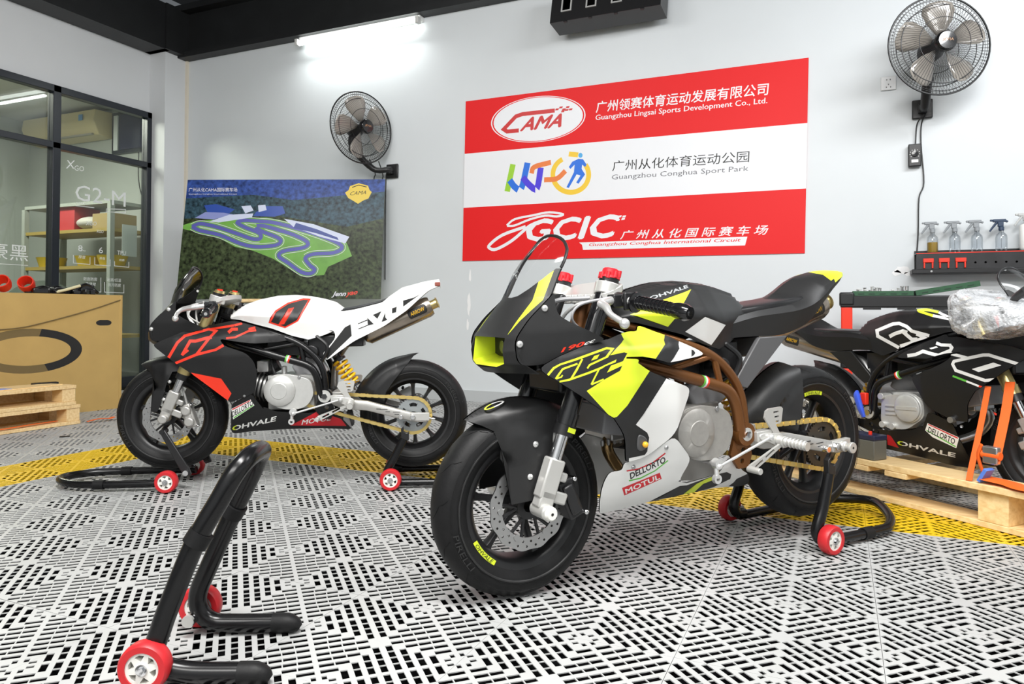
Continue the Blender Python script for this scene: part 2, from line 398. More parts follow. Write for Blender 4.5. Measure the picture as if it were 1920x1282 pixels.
# ------------------------------------------------------------------ graphics outlines
D = {
 'A_side':[(1.082,0.59),(1.023,0.615),(0.954,0.63),(0.865,0.644),(0.86,0.643),(0.809,0.655),(0.783,0.658),(0.758,0.656),(0.74,0.672),(0.705,0.654),(0.673,0.641),(0.635,0.621),(0.555,0.593),(0.532,0.581),(0.539,0.575),(0.691,0.573),(0.695,0.571),(0.74,0.586),(0.779,0.595),(0.829,0.598),(0.831,0.594),(0.792,0.59),(0.798,0.58),(0.763,0.556),(0.71,0.532),(0.612,0.495),(0.679,0.378),(0.768,0.334),(0.823,0.329),(0.834,0.332),(0.842,0.401),(0.881,0.453),(0.887,0.455),(0.984,0.522),(1.027,0.552)],
 'A_duct':[(0.815,0.426),(0.772,0.399),(0.764,0.385),(0.767,0.348),(0.774,0.34),(0.822,0.34),(0.834,0.395),(0.844,0.426)],
 'A_white':[(0.71,0.533),(0.607,0.495),(0.675,0.375),(0.768,0.331),(0.823,0.326),(0.825,0.339),(0.774,0.34),(0.764,0.385),(0.772,0.399),(0.811,0.425)],
 'A_white2':[(0.634,0.623),(0.554,0.596),(0.527,0.58),(0.539,0.572),(0.694,0.57),(0.647,0.604),(0.646,0.615)],
 'A_dee':[(0.588,0.596),(0.576,0.592),(0.572,0.585),(0.582,0.58),(0.595,0.578)],
 'A_yellow':[(0.959,0.527),(0.902,0.55),(0.856,0.566),(0.848,0.577),(0.842,0.589),(0.824,0.607),(0.833,0.61),(0.877,0.606),(0.829,0.631),(0.813,0.64),(0.811,0.653),(0.807,0.657),(0.781,0.66),(0.756,0.658),(0.738,0.674),(0.703,0.656),(0.673,0.643),(0.689,0.629),(0.694,0.619),(0.738,0.586),(0.779,0.595),(0.829,0.598),(0.831,0.594),(0.792,0.59),(0.798,0.58),(0.763,0.557),(0.839,0.478),(0.871,0.453),(0.887,0.451)],
 'A_gp_y00':[(1.056,0.572),(1.039,0.587),(1.022,0.594),(0.977,0.602),(0.88,0.621),(0.87,0.619),(0.89,0.605),(0.886,0.601),(0.856,0.622),(0.877,0.626),(0.978,0.607),(1.023,0.598),(1.042,0.591),(1.06,0.576)],
 'A_gp_y01':[(1.03,0.554),(1.004,0.556),(0.947,0.567),(0.913,0.575),(0.858,0.59),(0.859,0.595),(0.914,0.58),(0.949,0.572),(1.004,0.561),(1.03,0.558)],
 'A_gp_y02':[(1.037,0.562),(1.017,0.583),(1.005,0.586),(0.975,0.592),(0.976,0.596),(1.006,0.59),(1.019,0.587),(1.041,0.565)],
 'A_gp_y03':[(1.037,0.562),(1.023,0.565),(1.019,0.57),(1.022,0.572),(1.025,0.568),(1.038,0.566)],
 'A_gp_y04':[(0.961,0.605),(0.984,0.581),(1.001,0.562),(0.997,0.559),(0.979,0.578),(0.957,0.603)],
 'A_gp_y05':[(0.935,0.598),(0.924,0.608),(0.907,0.611),(0.917,0.601)],
 'A_gp_y06':[(0.949,0.579),(0.941,0.586),(0.883,0.602),(0.885,0.606),(0.943,0.59),(0.952,0.582)],
 'A_gp_y07':[(0.918,0.578),(0.936,0.555),(0.946,0.542),(0.941,0.54),(0.932,0.553),(0.914,0.576)],
 'A_gp_y08':[(0.943,0.539),(0.906,0.548),(0.907,0.552),(0.944,0.543)],
 'A_gp_b09':[(0.936,0.585),(0.834,0.609),(0.824,0.607),(0.831,0.6),(0.871,0.593),(0.934,0.578)],
 'A_gp_b10':[(0.824,0.607),(0.842,0.589),(0.881,0.582),(0.905,0.574),(0.898,0.581),(0.865,0.588),(0.859,0.597),(0.848,0.6)],
 'A_gp_b11':[(0.898,0.581),(0.906,0.574),(0.913,0.568),(0.916,0.558),(0.932,0.549),(0.919,0.567),(0.911,0.575)],
 'A_gp_b12':[(0.932,0.549),(0.918,0.558),(0.894,0.565),(0.849,0.578),(0.857,0.568)],
 'A_gp_y13':[(0.895,0.565),(0.887,0.574),(0.881,0.581),(0.84,0.589),(0.846,0.579),(0.851,0.577)],
 'A_lens':[(0.803,0.399),(0.784,0.393),(0.771,0.381),(0.772,0.356),(0.792,0.352),(0.804,0.362)],
 'A_belly':[(0.814,0.326),(0.831,0.326),(0.834,0.305),(0.868,0.307),(0.88,0.285),(0.884,0.251),(0.88,0.223),(0.862,0.179),(0.698,0.186),(0.559,0.181),(0.445,0.175),(0.289,0.143),(0.249,0.144),(0.309,0.196),(0.357,0.22),(0.394,0.261),(0.42,0.27),(0.442,0.265),(0.464,0.228),(0.591,0.225),(0.63,0.239),(0.599,0.299),(0.679,0.377),(0.762,0.331)],
 'A_bblack':[(0.703,0.186),(0.614,0.221),(0.586,0.217),(0.464,0.228),(0.425,0.226),(0.397,0.213),(0.391,0.196),(0.449,0.179),(0.555,0.177),(0.651,0.186)],
 'A_bblack2':[(0.355,0.188),(0.298,0.199),(0.236,0.135),(0.286,0.139),(0.359,0.16)],
 'A_byel':[(0.576,0.179),(0.545,0.213),(0.511,0.222),(0.456,0.227),(0.469,0.212),(0.516,0.207),(0.529,0.177)],
 'A_bgray':[(0.631,0.239),(0.579,0.259),(0.496,0.248),(0.461,0.236),(0.514,0.228),(0.59,0.225)],
 'A_motul':[(0.823,0.255),(0.706,0.278),(0.694,0.258),(0.808,0.23)],
 'A_motult':[(0.805,0.234),(0.699,0.259),(0.815,0.249)],
 'A_dellt':[(0.801,0.275),(0.692,0.305),(0.808,0.294)],
 'A_dred':[(0.818,0.3),(0.78,0.299),(0.735,0.309),(0.698,0.33),(0.701,0.334),(0.738,0.313),(0.782,0.303),(0.82,0.304)],
 'A_dgrn':[(0.804,0.27),(0.767,0.271),(0.723,0.285),(0.684,0.308),(0.687,0.311),(0.726,0.288),(0.77,0.275),(0.806,0.274)],
 'A_tyel':[(0.528,0.758),(0.599,0.716),(0.636,0.678),(0.649,0.661),(0.753,0.7),(0.66,0.73)],
 'A_twhite':[(0.592,0.644),(0.531,0.681),(0.431,0.652),(0.487,0.599)],
 'A_tohv':[(0.68,0.735),(0.534,0.763),(0.677,0.744)],
 'A_cheek':[(1.013,0.757),(1.076,0.707),(1.116,0.662),(1.115,0.617),(1.103,0.597),(1.058,0.595),(1.013,0.603),(0.91,0.638),(0.877,0.645),(0.909,0.663),(0.973,0.695),(0.997,0.712),(1.003,0.733),(1.0,0.77)],
 'A_190':[(1.001,0.617),(0.937,0.63),(0.999,0.628)],
 'A_cc':[(0.939,0.63),(0.91,0.637),(0.935,0.637)],
 'B_side':[(1.091,0.583),(0.994,0.622),(0.93,0.652),(0.842,0.662),(0.783,0.674),(0.766,0.675),(0.666,0.65),(0.577,0.61),(0.511,0.599),(0.518,0.588),(0.577,0.578),(0.669,0.576),(0.752,0.589),(0.811,0.602),(0.789,0.57),(0.699,0.537),(0.666,0.5),(0.655,0.449),(0.67,0.37),(0.685,0.359),(0.771,0.326),(0.788,0.339),(0.884,0.422),(0.927,0.458),(0.985,0.499)],
 'B_red':[(0.927,0.461),(0.804,0.431),(0.767,0.366),(0.79,0.327),(0.885,0.414)],
 'B_g0':[(1.012,0.524),(0.977,0.586),(0.95,0.612),(0.86,0.637),(0.839,0.631),(0.908,0.539),(0.899,0.531),(0.82,0.637),(0.863,0.648),(0.958,0.622),(0.987,0.593),(1.023,0.53)],
 'B_g1':[(0.987,0.498),(0.902,0.531),(0.821,0.55),(0.788,0.568),(0.794,0.578),(0.825,0.56),(0.905,0.542),(0.991,0.508)],
 'B_g2':[(0.957,0.532),(0.926,0.588),(0.907,0.587),(0.855,0.6),(0.84,0.601),(0.842,0.614),(0.858,0.613),(0.909,0.6),(0.934,0.601),(0.967,0.539)],
 'B_g3':[(0.956,0.535),(0.933,0.553),(0.939,0.56),(0.962,0.542)],
 'B_g4':[(0.857,0.638),(0.784,0.647),(0.759,0.651),(0.762,0.66),(0.788,0.656),(0.86,0.646)],
 'B_g5':[(0.756,0.651),(0.726,0.659),(0.73,0.668),(0.761,0.66)],
 'B_g6':[(0.781,0.598),(0.744,0.601),(0.691,0.626),(0.661,0.628),(0.664,0.636),(0.695,0.634),(0.746,0.609),(0.782,0.606)],
 'B_g7':[(0.771,0.621),(0.76,0.633),(0.739,0.633),(0.742,0.645),(0.768,0.646),(0.781,0.631)],
 'B_g8':[(0.693,0.633),(0.666,0.639),(0.671,0.649),(0.697,0.642)],
 'B_belly':[(0.773,0.321),(0.685,0.363),(0.665,0.329),(0.639,0.287),(0.643,0.304),(0.593,0.277),(0.453,0.263),(0.414,0.267),(0.37,0.247),(0.316,0.231),(0.306,0.277),(0.285,0.225),(0.278,0.172),(0.407,0.188),(0.555,0.192),(0.712,0.188),(0.797,0.178)],
 'B_bred':[(0.54,0.209),(0.486,0.235),(0.422,0.267),(0.373,0.25),(0.322,0.227),(0.302,0.192)],
 'B_bgray':[(0.306,0.277),(0.283,0.224),(0.277,0.172),(0.313,0.224)],
 'B_motult':[(0.493,0.209),(0.368,0.223),(0.486,0.233)],
 'B_ohvt':[(0.791,0.194),(0.598,0.233),(0.783,0.218)],
 'B_dell':[(0.776,0.297),(0.691,0.336),(0.678,0.309),(0.775,0.249)],
 'B_dellt':[(0.777,0.259),(0.683,0.31),(0.776,0.284)],
 'B_tred':[(0.614,0.662),(0.586,0.715),(0.538,0.749),(0.475,0.767),(0.443,0.764),(0.488,0.666),(0.545,0.637)],
 'B_tblk':[(0.603,0.666),(0.578,0.711),(0.534,0.743),(0.474,0.76),(0.453,0.759),(0.493,0.671),(0.544,0.644)],
 'B_ti':[(0.574,0.651),(0.531,0.722),(0.508,0.727),(0.547,0.655)],
 'B_tail':[(0.324,0.699),(0.254,0.709),(0.13,0.739),(0.044,0.796),(-0.058,0.821),(-0.125,0.831),(-0.132,0.811),(-0.081,0.793),(-0.049,0.766),(0.023,0.701),(0.125,0.633),(0.257,0.571),(0.381,0.486),(0.397,0.517),(0.337,0.585),(0.34,0.62),(0.378,0.625),(0.416,0.618)],
 'B_tblack':[(0.295,0.633),(0.27,0.646),(0.266,0.595),(0.374,0.496),(0.388,0.516)],
 'B_evo0':[(0.237,0.645),(0.196,0.661),(0.198,0.665),(0.238,0.649)],
 'B_evo1':[(0.236,0.622),(0.194,0.638),(0.195,0.642),(0.237,0.626)],
 'B_evo2':[(0.197,0.673),(0.195,0.638),(0.169,0.644)],
 'B_evo3':[(0.172,0.685),(0.134,0.701),(0.153,0.667)],
 'B_evo4':[(0.118,0.694),(0.135,0.652),(0.109,0.661),(0.118,0.673)],
 'B_evo5':[(0.087,0.712),(0.067,0.719),(0.07,0.694),(0.088,0.69)],
 'B_evo6':[(0.038,0.746),(-0.011,0.759),(-0.04,0.774),(0.038,0.719)],
 'C_side':[(0.578,0.572),(0.66,0.603),(0.715,0.638),(0.779,0.659),(0.799,0.644),(0.862,0.631),(0.917,0.628),(1.054,0.575),(0.958,0.441),(0.914,0.383),(0.786,0.299),(0.767,0.283),(0.678,0.322),(0.651,0.356),(0.648,0.447),(0.649,0.482)],
 'C_w0':[(0.596,0.577),(0.645,0.583),(0.677,0.595),(0.716,0.585),(0.746,0.579),(0.796,0.6),(0.802,0.616),(0.788,0.627),(0.781,0.619),(0.787,0.615),(0.785,0.61),(0.743,0.593),(0.718,0.598),(0.675,0.61),(0.637,0.596),(0.591,0.591)],
 'C_w1':[(0.72,0.629),(0.747,0.621),(0.79,0.619),(0.784,0.631),(0.742,0.633),(0.718,0.641)],
 'C_w2':[(0.729,0.577),(0.776,0.568),(0.778,0.579),(0.73,0.588)],
 'C_w3':[(0.768,0.593),(0.859,0.57),(0.861,0.581),(0.77,0.604)],
 'C_w4':[(0.861,0.569),(0.918,0.581),(0.936,0.581),(1.038,0.547),(1.044,0.537),(1.043,0.534),(0.959,0.502),(0.922,0.498),(0.819,0.533),(0.809,0.552),(0.812,0.558),(0.861,0.569),(0.859,0.581),(0.804,0.568),(0.796,0.552),(0.811,0.523),(0.919,0.486),(0.96,0.491),(1.05,0.525),(1.054,0.538),(1.044,0.557),(0.936,0.593),(0.915,0.593),(0.859,0.581)],
 'C_w9':[(0.702,0.615),(0.727,0.622),(0.738,0.617),(0.71,0.61)],
 'C_w10':[(0.875,0.534),(0.953,0.559),(0.981,0.549),(0.9,0.523)],
 'C_fg':[(0.8,0.503),(0.85,0.484),(0.853,0.491),(0.803,0.51)],
 'C_fw':[(0.85,0.484),(0.894,0.467),(0.897,0.474),(0.853,0.491)],
 'C_fr':[(0.894,0.467),(0.944,0.451),(0.947,0.457),(0.897,0.474)],
 'C_t0':[(0.544,0.624),(0.454,0.674),(0.444,0.689),(0.518,0.712),(0.546,0.714),(0.588,0.7),(0.608,0.68),(0.671,0.659),(0.678,0.671),(0.618,0.692),(0.589,0.712),(0.54,0.728),(0.504,0.727),(0.414,0.699),(0.431,0.665),(0.534,0.612)],
 'C_t1':[(0.545,0.617),(0.593,0.63),(0.666,0.657),(0.633,0.68),(0.623,0.668),(0.638,0.659),(0.591,0.643),(0.545,0.631)],
 'C_t2':[(0.509,0.659),(0.536,0.67),(0.572,0.679),(0.588,0.674),(0.597,0.688),(0.577,0.695),(0.533,0.684),(0.504,0.673)],
 'C_t3':[(0.567,0.68),(0.599,0.644),(0.623,0.644),(0.627,0.659),(0.608,0.659),(0.581,0.691)],
 'C_oy':[(0.663,0.768),(0.609,0.78),(0.557,0.787),(0.605,0.765),(0.671,0.742),(0.667,0.753),(0.61,0.772),(0.611,0.771),(0.638,0.767),(0.682,0.756)],
 'C_ow':[(0.671,0.742),(0.741,0.723),(0.731,0.739),(0.665,0.768),(0.681,0.756),(0.728,0.732),(0.725,0.738),(0.667,0.753)],
 'C_ohvt':[(0.492,0.205),(0.739,0.179),(0.503,0.225)],
 'C_dell':[(0.669,0.313),(0.784,0.265),(0.759,0.22),(0.675,0.256),(0.651,0.282)],
 'C_dellt':[(0.659,0.275),(0.756,0.234),(0.671,0.299)],
 'C_bred':[(0.454,0.244),(0.473,0.241),(0.495,0.19),(0.44,0.198)],
 'C_belly':[(0.658,0.354),(0.682,0.323),(0.767,0.283),(0.789,0.272),(0.766,0.148),(0.49,0.182),(0.447,0.199)],
 'C_eng':[(0.574,0.366),(0.516,0.362),(0.63,0.369),(0.577,0.42),(0.449,0.411),(0.442,0.293),(0.465,0.274),(0.506,0.272),(0.644,0.355)],
 'C_pod':[(0.754,0.338),(0.806,0.4),(0.814,0.391),(0.781,0.321),(0.791,0.3),(0.931,0.435)],
}
E = {
 'S_out':[(-2.7874,2.4518),(-0.1822,2.4491),(-0.2062,1.1326),(-2.8084,1.143)],
 'S_band':[(-2.8421,2.0212),(-0.1279,2.0086),(-0.1279,1.5676),(-2.8388,1.5787)],
 'S_e1':[(-1.756,2.231),(-1.7595,2.2545),(-1.7696,2.2777),(-1.7863,2.3003),(-1.8093,2.3219),(-1.8382,2.3421),(-1.8727,2.3607),(-1.912,2.3771),(-1.9557,2.3913),(-2.0031,2.4029),(-2.0533,2.4116),(-2.1054,2.4173),(-2.1587,2.4199),(-2.2121,2.4192),(-2.2648,2.4153),(-2.3156,2.4082),(-2.3637,2.398),(-2.4081,2.3848),(-2.4479,2.3688),(-2.4824,2.3504),(-2.5109,2.3299),(-2.5327,2.3077),(-2.5475,2.2841),(-2.5549,2.2596),(-2.5547,2.2348),(-2.547,2.2101),(-2.5319,2.1859),(-2.5098,2.1628),(-2.4811,2.1411),(-2.4463,2.1213),(-2.4063,2.1038),(-2.3618,2.0888),(-2.3136,2.0766),(-2.2627,2.0675),(-2.2101,2.0614),(-2.1567,2.0586),(-2.1035,2.059),(-2.0514,2.0626),(-2.0014,2.0693),(-1.9542,2.0789),(-1.9106,2.0913),(-1.8714,2.1062),(-1.8372,2.1233),(-1.8085,2.1423),(-1.7857,2.163),(-1.7692,2.1849),(-1.7593,2.2077)],
 'S_e2':[(-1.7654,2.2312),(-1.7688,2.2541),(-1.7788,2.2768),(-1.7951,2.2988),(-1.8175,2.3199),(-1.8457,2.3396),(-1.8793,2.3577),(-1.9178,2.3737),(-1.9604,2.3875),(-2.0066,2.3988),(-2.0555,2.4073),(-2.1064,2.4129),(-2.1584,2.4154),(-2.2104,2.4147),(-2.2617,2.4109),(-2.3113,2.4039),(-2.3581,2.3939),(-2.4013,2.3811),(-2.4402,2.3655),(-2.4738,2.3476),(-2.5015,2.3276),(-2.5228,2.3059),(-2.5371,2.2829),(-2.5443,2.2591),(-2.5441,2.2349),(-2.5366,2.2108),(-2.522,2.1873),(-2.5004,2.1647),(-2.4725,2.1436),(-2.4386,2.1243),(-2.3996,2.1072),(-2.3562,2.0926),(-2.3093,2.0807),(-2.2597,2.0718),(-2.2084,2.0659),(-2.1564,2.0631),(-2.1045,2.0635),(-2.0537,2.067),(-2.0049,2.0735),(-1.9589,2.0829),(-1.9164,2.0949),(-1.8781,2.1094),(-1.8447,2.1261),(-1.8167,2.1447),(-1.7944,2.1648),(-1.7783,2.1862),(-1.7686,2.2085)],
 'S_e3':[(-1.7768,2.2314),(-1.7801,2.2537),(-1.7897,2.2756),(-1.8055,2.297),(-1.8273,2.3174),(-1.8547,2.3366),(-1.8873,2.3541),(-1.9246,2.3697),(-1.966,2.383),(-2.0108,2.3939),(-2.0582,2.4021),(-2.1076,2.4075),(-2.1579,2.4099),(-2.2084,2.4093),(-2.2581,2.4056),(-2.3061,2.3988),(-2.3514,2.3891),(-2.3933,2.3766),(-2.4309,2.3615),(-2.4634,2.3442),(-2.4902,2.3248),(-2.5108,2.3038),(-2.5247,2.2815),(-2.5317,2.2585),(-2.5315,2.235),(-2.5242,2.2117),(-2.51,2.1889),(-2.4892,2.167),(-2.4621,2.1466),(-2.4294,2.1279),(-2.3916,2.1113),(-2.3496,2.0972),(-2.3042,2.0857),(-2.2562,2.077),(-2.2065,2.0712),(-2.156,2.0685),(-2.1057,2.0689),(-2.0565,2.0723),(-2.0091,2.0786),(-1.9645,2.0876),(-1.9233,2.0993),(-1.8862,2.1133),(-1.8537,2.1295),(-1.8265,2.1475),(-1.8049,2.1671),(-1.7893,2.1878),(-1.7799,2.2094)],
 'S_c':[[(-2.0063,2.2911),(-2.2774,2.293),(-2.3363,2.2807),(-2.443,2.1889),(-2.412,2.1671),(-2.3103,2.1665)],0.0324],
 'S_ama':[(-2.3052,2.1567),(-1.9542,2.1572),(-2.2605,2.2634)],
 'S_t1':[(-1.6757,2.2357),(-0.4423,2.2261),(-1.6669,2.3234)],
 'S_t2':[(-1.6785,2.1695),(-0.446,2.1594),(-1.6757,2.221)],
 'S_t3':[(-1.5448,1.7831),(-0.5657,1.7748),(-1.5406,1.8631)],
 'S_t4':[(-1.549,1.7104),(-0.5695,1.7034),(-1.5462,1.7584)],
 'S_l1':[[(-2.409,1.6876),(-2.3593,1.9014)],0.0477],
 'S_l2':[[(-2.3874,1.7762),(-2.3413,1.7188),(-2.2857,1.7044),(-2.2334,1.9037)],0.0511],
 'S_l3':[[(-2.2745,1.7914),(-2.2158,1.7259),(-2.1528,1.6957),(-2.1209,1.8566)],0.0502],
 'S_l4':[[(-2.1997,1.8167),(-2.1752,1.8654),(-2.0365,1.891)],0.0397],
 'S_l5':[[(-2.0926,1.7587),(-1.9875,1.7604),(-1.9159,1.8153)],0.0392],
 'S_l6':[[(-1.9421,1.9068),(-1.9698,1.8913),(-1.9925,1.87),(-2.0089,1.844),(-2.018,1.8146),(-2.0194,1.7835),(-2.013,1.7523),(-1.9992,1.7228),(-1.9786,1.6965),(-1.9526,1.6748),(-1.9224,1.6589),(-1.8898,1.6496),(-1.8564,1.6473),(-1.8241,1.6522),(-1.7944,1.6638),(-1.769,1.6816),(-1.7491,1.7045),(-1.7358,1.7315),(-1.7296,1.7611),(-1.7309,1.7918),(-1.7396,1.822),(-1.7553,1.8502)],0.0385],
 'S_l7':[[(-1.8895,1.9437),(-1.8139,1.9299)],0.038],
 'S_run':[(-1.8608,1.8815),(-1.8106,1.8998),(-1.7747,1.8939),(-1.745,1.8499),(-1.7573,1.8331),(-1.7823,1.8529),(-1.7853,1.8204),(-1.7571,1.7767),(-1.8097,1.7091),(-1.8286,1.7193),(-1.7944,1.7705),(-1.8257,1.7817),(-1.8882,1.6815),(-1.9073,1.6887),(-1.8478,1.7983),(-1.8418,1.8576),(-1.8763,1.8273),(-1.889,1.8433)],
 'S_head':[(-1.7779,1.9239),(-1.7806,1.9137),(-1.7879,1.9071),(-1.7974,1.9064),(-1.8063,1.9116),(-1.8116,1.9212),(-1.8116,1.9321),(-1.8065,1.9409),(-1.7977,1.9447),(-1.7881,1.9424),(-1.7807,1.9346)],
 'S_g1':[[(-2.1316,1.4232),(-2.2139,1.404),(-2.3641,1.2946),(-2.5004,1.2308),(-2.5594,1.2389),(-2.5614,1.2671),(-2.4495,1.3412),(-2.2471,1.4009)],0.0245],
 'S_g2':[[(-2.4107,1.4173),(-2.3397,1.4636),(-2.1813,1.4866),(-2.0506,1.5028),(-1.9349,1.4818),(-1.986,1.4678),(-2.0829,1.4787),(-2.2142,1.4546),(-2.3394,1.4142),(-2.4073,1.4125)],0.017],
 'S_gcic':[(-2.2464,1.2781),(-1.4905,1.2852),(-2.2408,1.4558)],
 'S_t5':[(-1.483,1.2704),(-0.4414,1.2661),(-1.4758,1.3383)],
 'S_bar':[(-1.803,1.2597),(-0.5754,1.2578),(-0.5908,1.1976),(-1.7715,1.2024),(-1.7795,1.2411)],
 'S_t6':[(-1.7252,1.2216),(-0.6207,1.2189),(-1.7222,1.2525)],
 'S_chk':[[(-1.9983,2.3054),(-1.971,2.3054),(-1.9773,2.291),(-2.0047,2.2909)],[(-1.9662,2.3169),(-1.939,2.3169),(-1.9454,2.3025),(-1.9726,2.3025)],[(-1.9422,2.2992),(-1.9151,2.2992),(-1.9214,2.2848),(-1.9485,2.2848)],[(-1.9104,2.3137),(-1.8834,2.3137),(-1.8897,2.2994),(-1.9167,2.2994)],[(-1.9501,2.285),(-1.9229,2.285),(-1.9292,2.2706),(-1.9564,2.2706)],[(-1.9182,2.292),(-1.8912,2.292),(-1.8975,2.2777),(-1.9245,2.2776)],[(-1.8865,2.293),(-1.8596,2.293),(-1.8658,2.2787),(-1.8927,2.2787)],[(-1.5284,1.4394),(-1.503,1.4411),(-1.5089,1.4268),(-1.5343,1.4252)],[(-1.4941,1.4494),(-1.4688,1.451),(-1.4747,1.4368),(-1.5,1.4351)],[(-1.5089,1.4239),(-1.4835,1.4256),(-1.4894,1.4114),(-1.5148,1.4097)],[(-1.4687,1.4293),(-1.4435,1.4309),(-1.4494,1.4168),(-1.4746,1.415)],[(-1.4613,1.4477),(-1.4362,1.4494),(-1.442,1.4352),(-1.4672,1.4335)]],
 'P_field':[(-0.0095,-0.404),(0.1143,-0.3635),(0.3796,-0.3467),(0.6901,-0.3359),(0.9155,-0.3833),(1.3678,-0.5584),(1.4171,-0.6732),(1.2241,-0.7637),(1.195,-0.8338),(1.01,-0.8446),(0.7704,-0.6942),(0.6005,-0.6252),(0.4436,-0.5903),(0.2814,-0.4976),(-0.0067,-0.4331)],
 'P_tr':[[(0.0748,-0.4158),(0.1389,-0.3892),(0.2744,-0.4164),(0.4339,-0.4691),(0.5817,-0.5216),(0.6479,-0.5195),(0.639,-0.4732),(0.5189,-0.4229),(0.4491,-0.382),(0.503,-0.3611),(0.6481,-0.3709),(0.76,-0.3828),(0.918,-0.424),(1.1212,-0.4884),(1.2905,-0.5582),(1.3314,-0.6043),(1.2618,-0.6442),(1.0975,-0.6552),(1.0335,-0.6893),(1.0698,-0.7463),(1.1159,-0.7861),(1.085,-0.82),(1.0078,-0.8084),(0.8933,-0.7287),(0.8127,-0.6715),(0.8538,-0.6282),(1.0171,-0.5977),(1.0419,-0.5517),(0.9221,-0.4879),(0.7863,-0.4434),(0.6732,-0.4106),(0.6048,-0.415),(0.6542,-0.4547),(0.7909,-0.5106),(0.821,-0.5476),(0.7735,-0.5797),(0.62,-0.5908),(0.4855,-0.5617),(0.3138,-0.4885),(0.1443,-0.4486),(0.0748,-0.4158)],0.0377],
 'P_trw':[[(0.0748,-0.4158),(0.1389,-0.3892),(0.2744,-0.4164),(0.4339,-0.4691),(0.5817,-0.5216),(0.6479,-0.5195),(0.639,-0.4732),(0.5189,-0.4229),(0.4491,-0.382),(0.503,-0.3611),(0.6481,-0.3709),(0.76,-0.3828),(0.918,-0.424),(1.1212,-0.4884),(1.2905,-0.5582),(1.3314,-0.6043),(1.2618,-0.6442),(1.0975,-0.6552),(1.0335,-0.6893),(1.0698,-0.7463),(1.1159,-0.7861),(1.085,-0.82),(1.0078,-0.8084),(0.8933,-0.7287),(0.8127,-0.6715),(0.8538,-0.6282),(1.0171,-0.5977),(1.0419,-0.5517),(0.9221,-0.4879),(0.7863,-0.4434),(0.6732,-0.4106),(0.6048,-0.415),(0.6542,-0.4547),(0.7909,-0.5106),(0.821,-0.5476),(0.7735,-0.5797),(0.62,-0.5908),(0.4855,-0.5617),(0.3138,-0.4885),(0.1443,-0.4486),(0.0748,-0.4158)],0.0577],
 'P_b1':[(0.2149,-0.3696),(0.3767,-0.3116),(0.5762,-0.3004),(0.5677,-0.3356),(0.2934,-0.3792)],
 'P_b2':[(0.4709,-0.2355),(0.5486,-0.2298),(0.5765,-0.2746),(0.5094,-0.3003)],
 'P_b3':[(0.61,-0.23),(0.671,-0.2243),(0.6855,-0.2714),(0.6199,-0.2888)],
 'P_b4':[(0.8355,-0.348),(1.0827,-0.3954),(1.3874,-0.5065),(1.357,-0.5641),(1.1442,-0.5058),(0.9177,-0.4182)],
 'P_b5':[(0.9184,-0.4299),(1.0981,-0.471),(1.3004,-0.5352),(1.2882,-0.512),(1.1186,-0.442),(0.9377,-0.3833)],
 'P_lake':[(0.1578,-0.2287),(0.2573,-0.2172),(0.4175,-0.2648),(0.3758,-0.2999),(0.1975,-0.2994)],
 'P_lake2':[(0.5976,-0.2888),(0.683,-0.2361),(0.817,-0.2365),(0.8435,-0.3012),(0.7564,-0.3303),(0.578,-0.3239)],
 'P_lot':[(0.0899,-0.3401),(0.1742,-0.2876),(0.3307,-0.2939),(0.4212,-0.3117),(0.2467,-0.3522)],
 'P_blue':[(-0.0709,0.0578),(1.7338,0.0526),(1.7463,-0.3272),(1.3613,-0.4195),(0.8005,-0.3245),(-0.0318,-0.3456)],
 'P_blue2':[(-0.0709,0.0578),(1.7338,0.0526),(1.7389,-0.1029),(0.9029,-0.1836),(0.5639,-0.1352),(-0.0489,-0.169)],
 'P_tt':[(0.018,-0.1075),(0.4273,-0.1087),(0.0145,-0.0706)],
 'P_tt2':[(0.0207,-0.136),(0.4274,-0.1372),(0.0193,-0.1218)],
 'P_badge':[(1.3725,-0.0602),(1.4444,-0.0341),(1.524,-0.057),(1.539,-0.0964),(1.5577,-0.1143),(1.5309,-0.1735),(1.4956,-0.1853),(1.4468,-0.2182),(1.395,-0.185),(1.3629,-0.1671),(1.3338,-0.1196),(1.3629,-0.0959)],
 'P_bt':[(1.3763,-0.1435),(1.5102,-0.132),(1.3782,-0.1114)],
 'P_br':[[(1.3899,-0.0721),(1.4451,-0.052),(1.5132,-0.0689)],0.0067],
 'P_j1':[(1.2649,-1.0246),(1.3809,-1.0226),(1.2698,-0.9722)],
 'P_j2':[(1.3809,-1.0226),(1.4736,-1.0095),(1.3854,-0.9803)],
 'P_bl':[(0.0466,-1.0434),(1.6516,-1.0701),(0.0453,-1.0301)],
 'G_xgo_x':[(4.1665,1.9596),(4.2426,1.9705),(4.1728,2.0321)],
 'G_xgo':[(4.2428,1.9551),(4.3317,1.9608),(4.2454,2.0019)],
 'G_g2m':[(4.2551,1.6944),(4.7515,1.6997),(4.2553,1.8336)],
 'G_hei':[(3.5468,1.1295),(3.8538,1.1251),(3.5449,1.2635)],
 'G_n8':[(4.2873,1.247),(4.3287,1.2451),(4.2887,1.3009)],
 'G_n8s':[(4.3308,1.2505),(4.3561,1.2483),(4.3318,1.261)],
 'G_n6':[(4.4853,1.2437),(4.5255,1.2436),(4.4868,1.2991)],
 'G_tpu':[(4.6704,1.2439),(4.7604,1.2452),(4.6723,1.2822)],
 'G_c1':[(4.2915,1.1822),(4.3571,1.1816),(4.2933,1.2103)],
 'G_c2':[(4.4918,1.1858),(4.5495,1.1844),(4.4938,1.2103)],
 'G_c3':[(4.6918,1.1854),(4.7466,1.1847),(4.6939,1.2074)],
 'G_d1':[(4.3433,0.9881),(4.4718,0.9883),(4.3451,1.0194)],
 'G_d2':[(4.3604,0.944),(4.4611,0.9424),(4.3622,0.9753)],
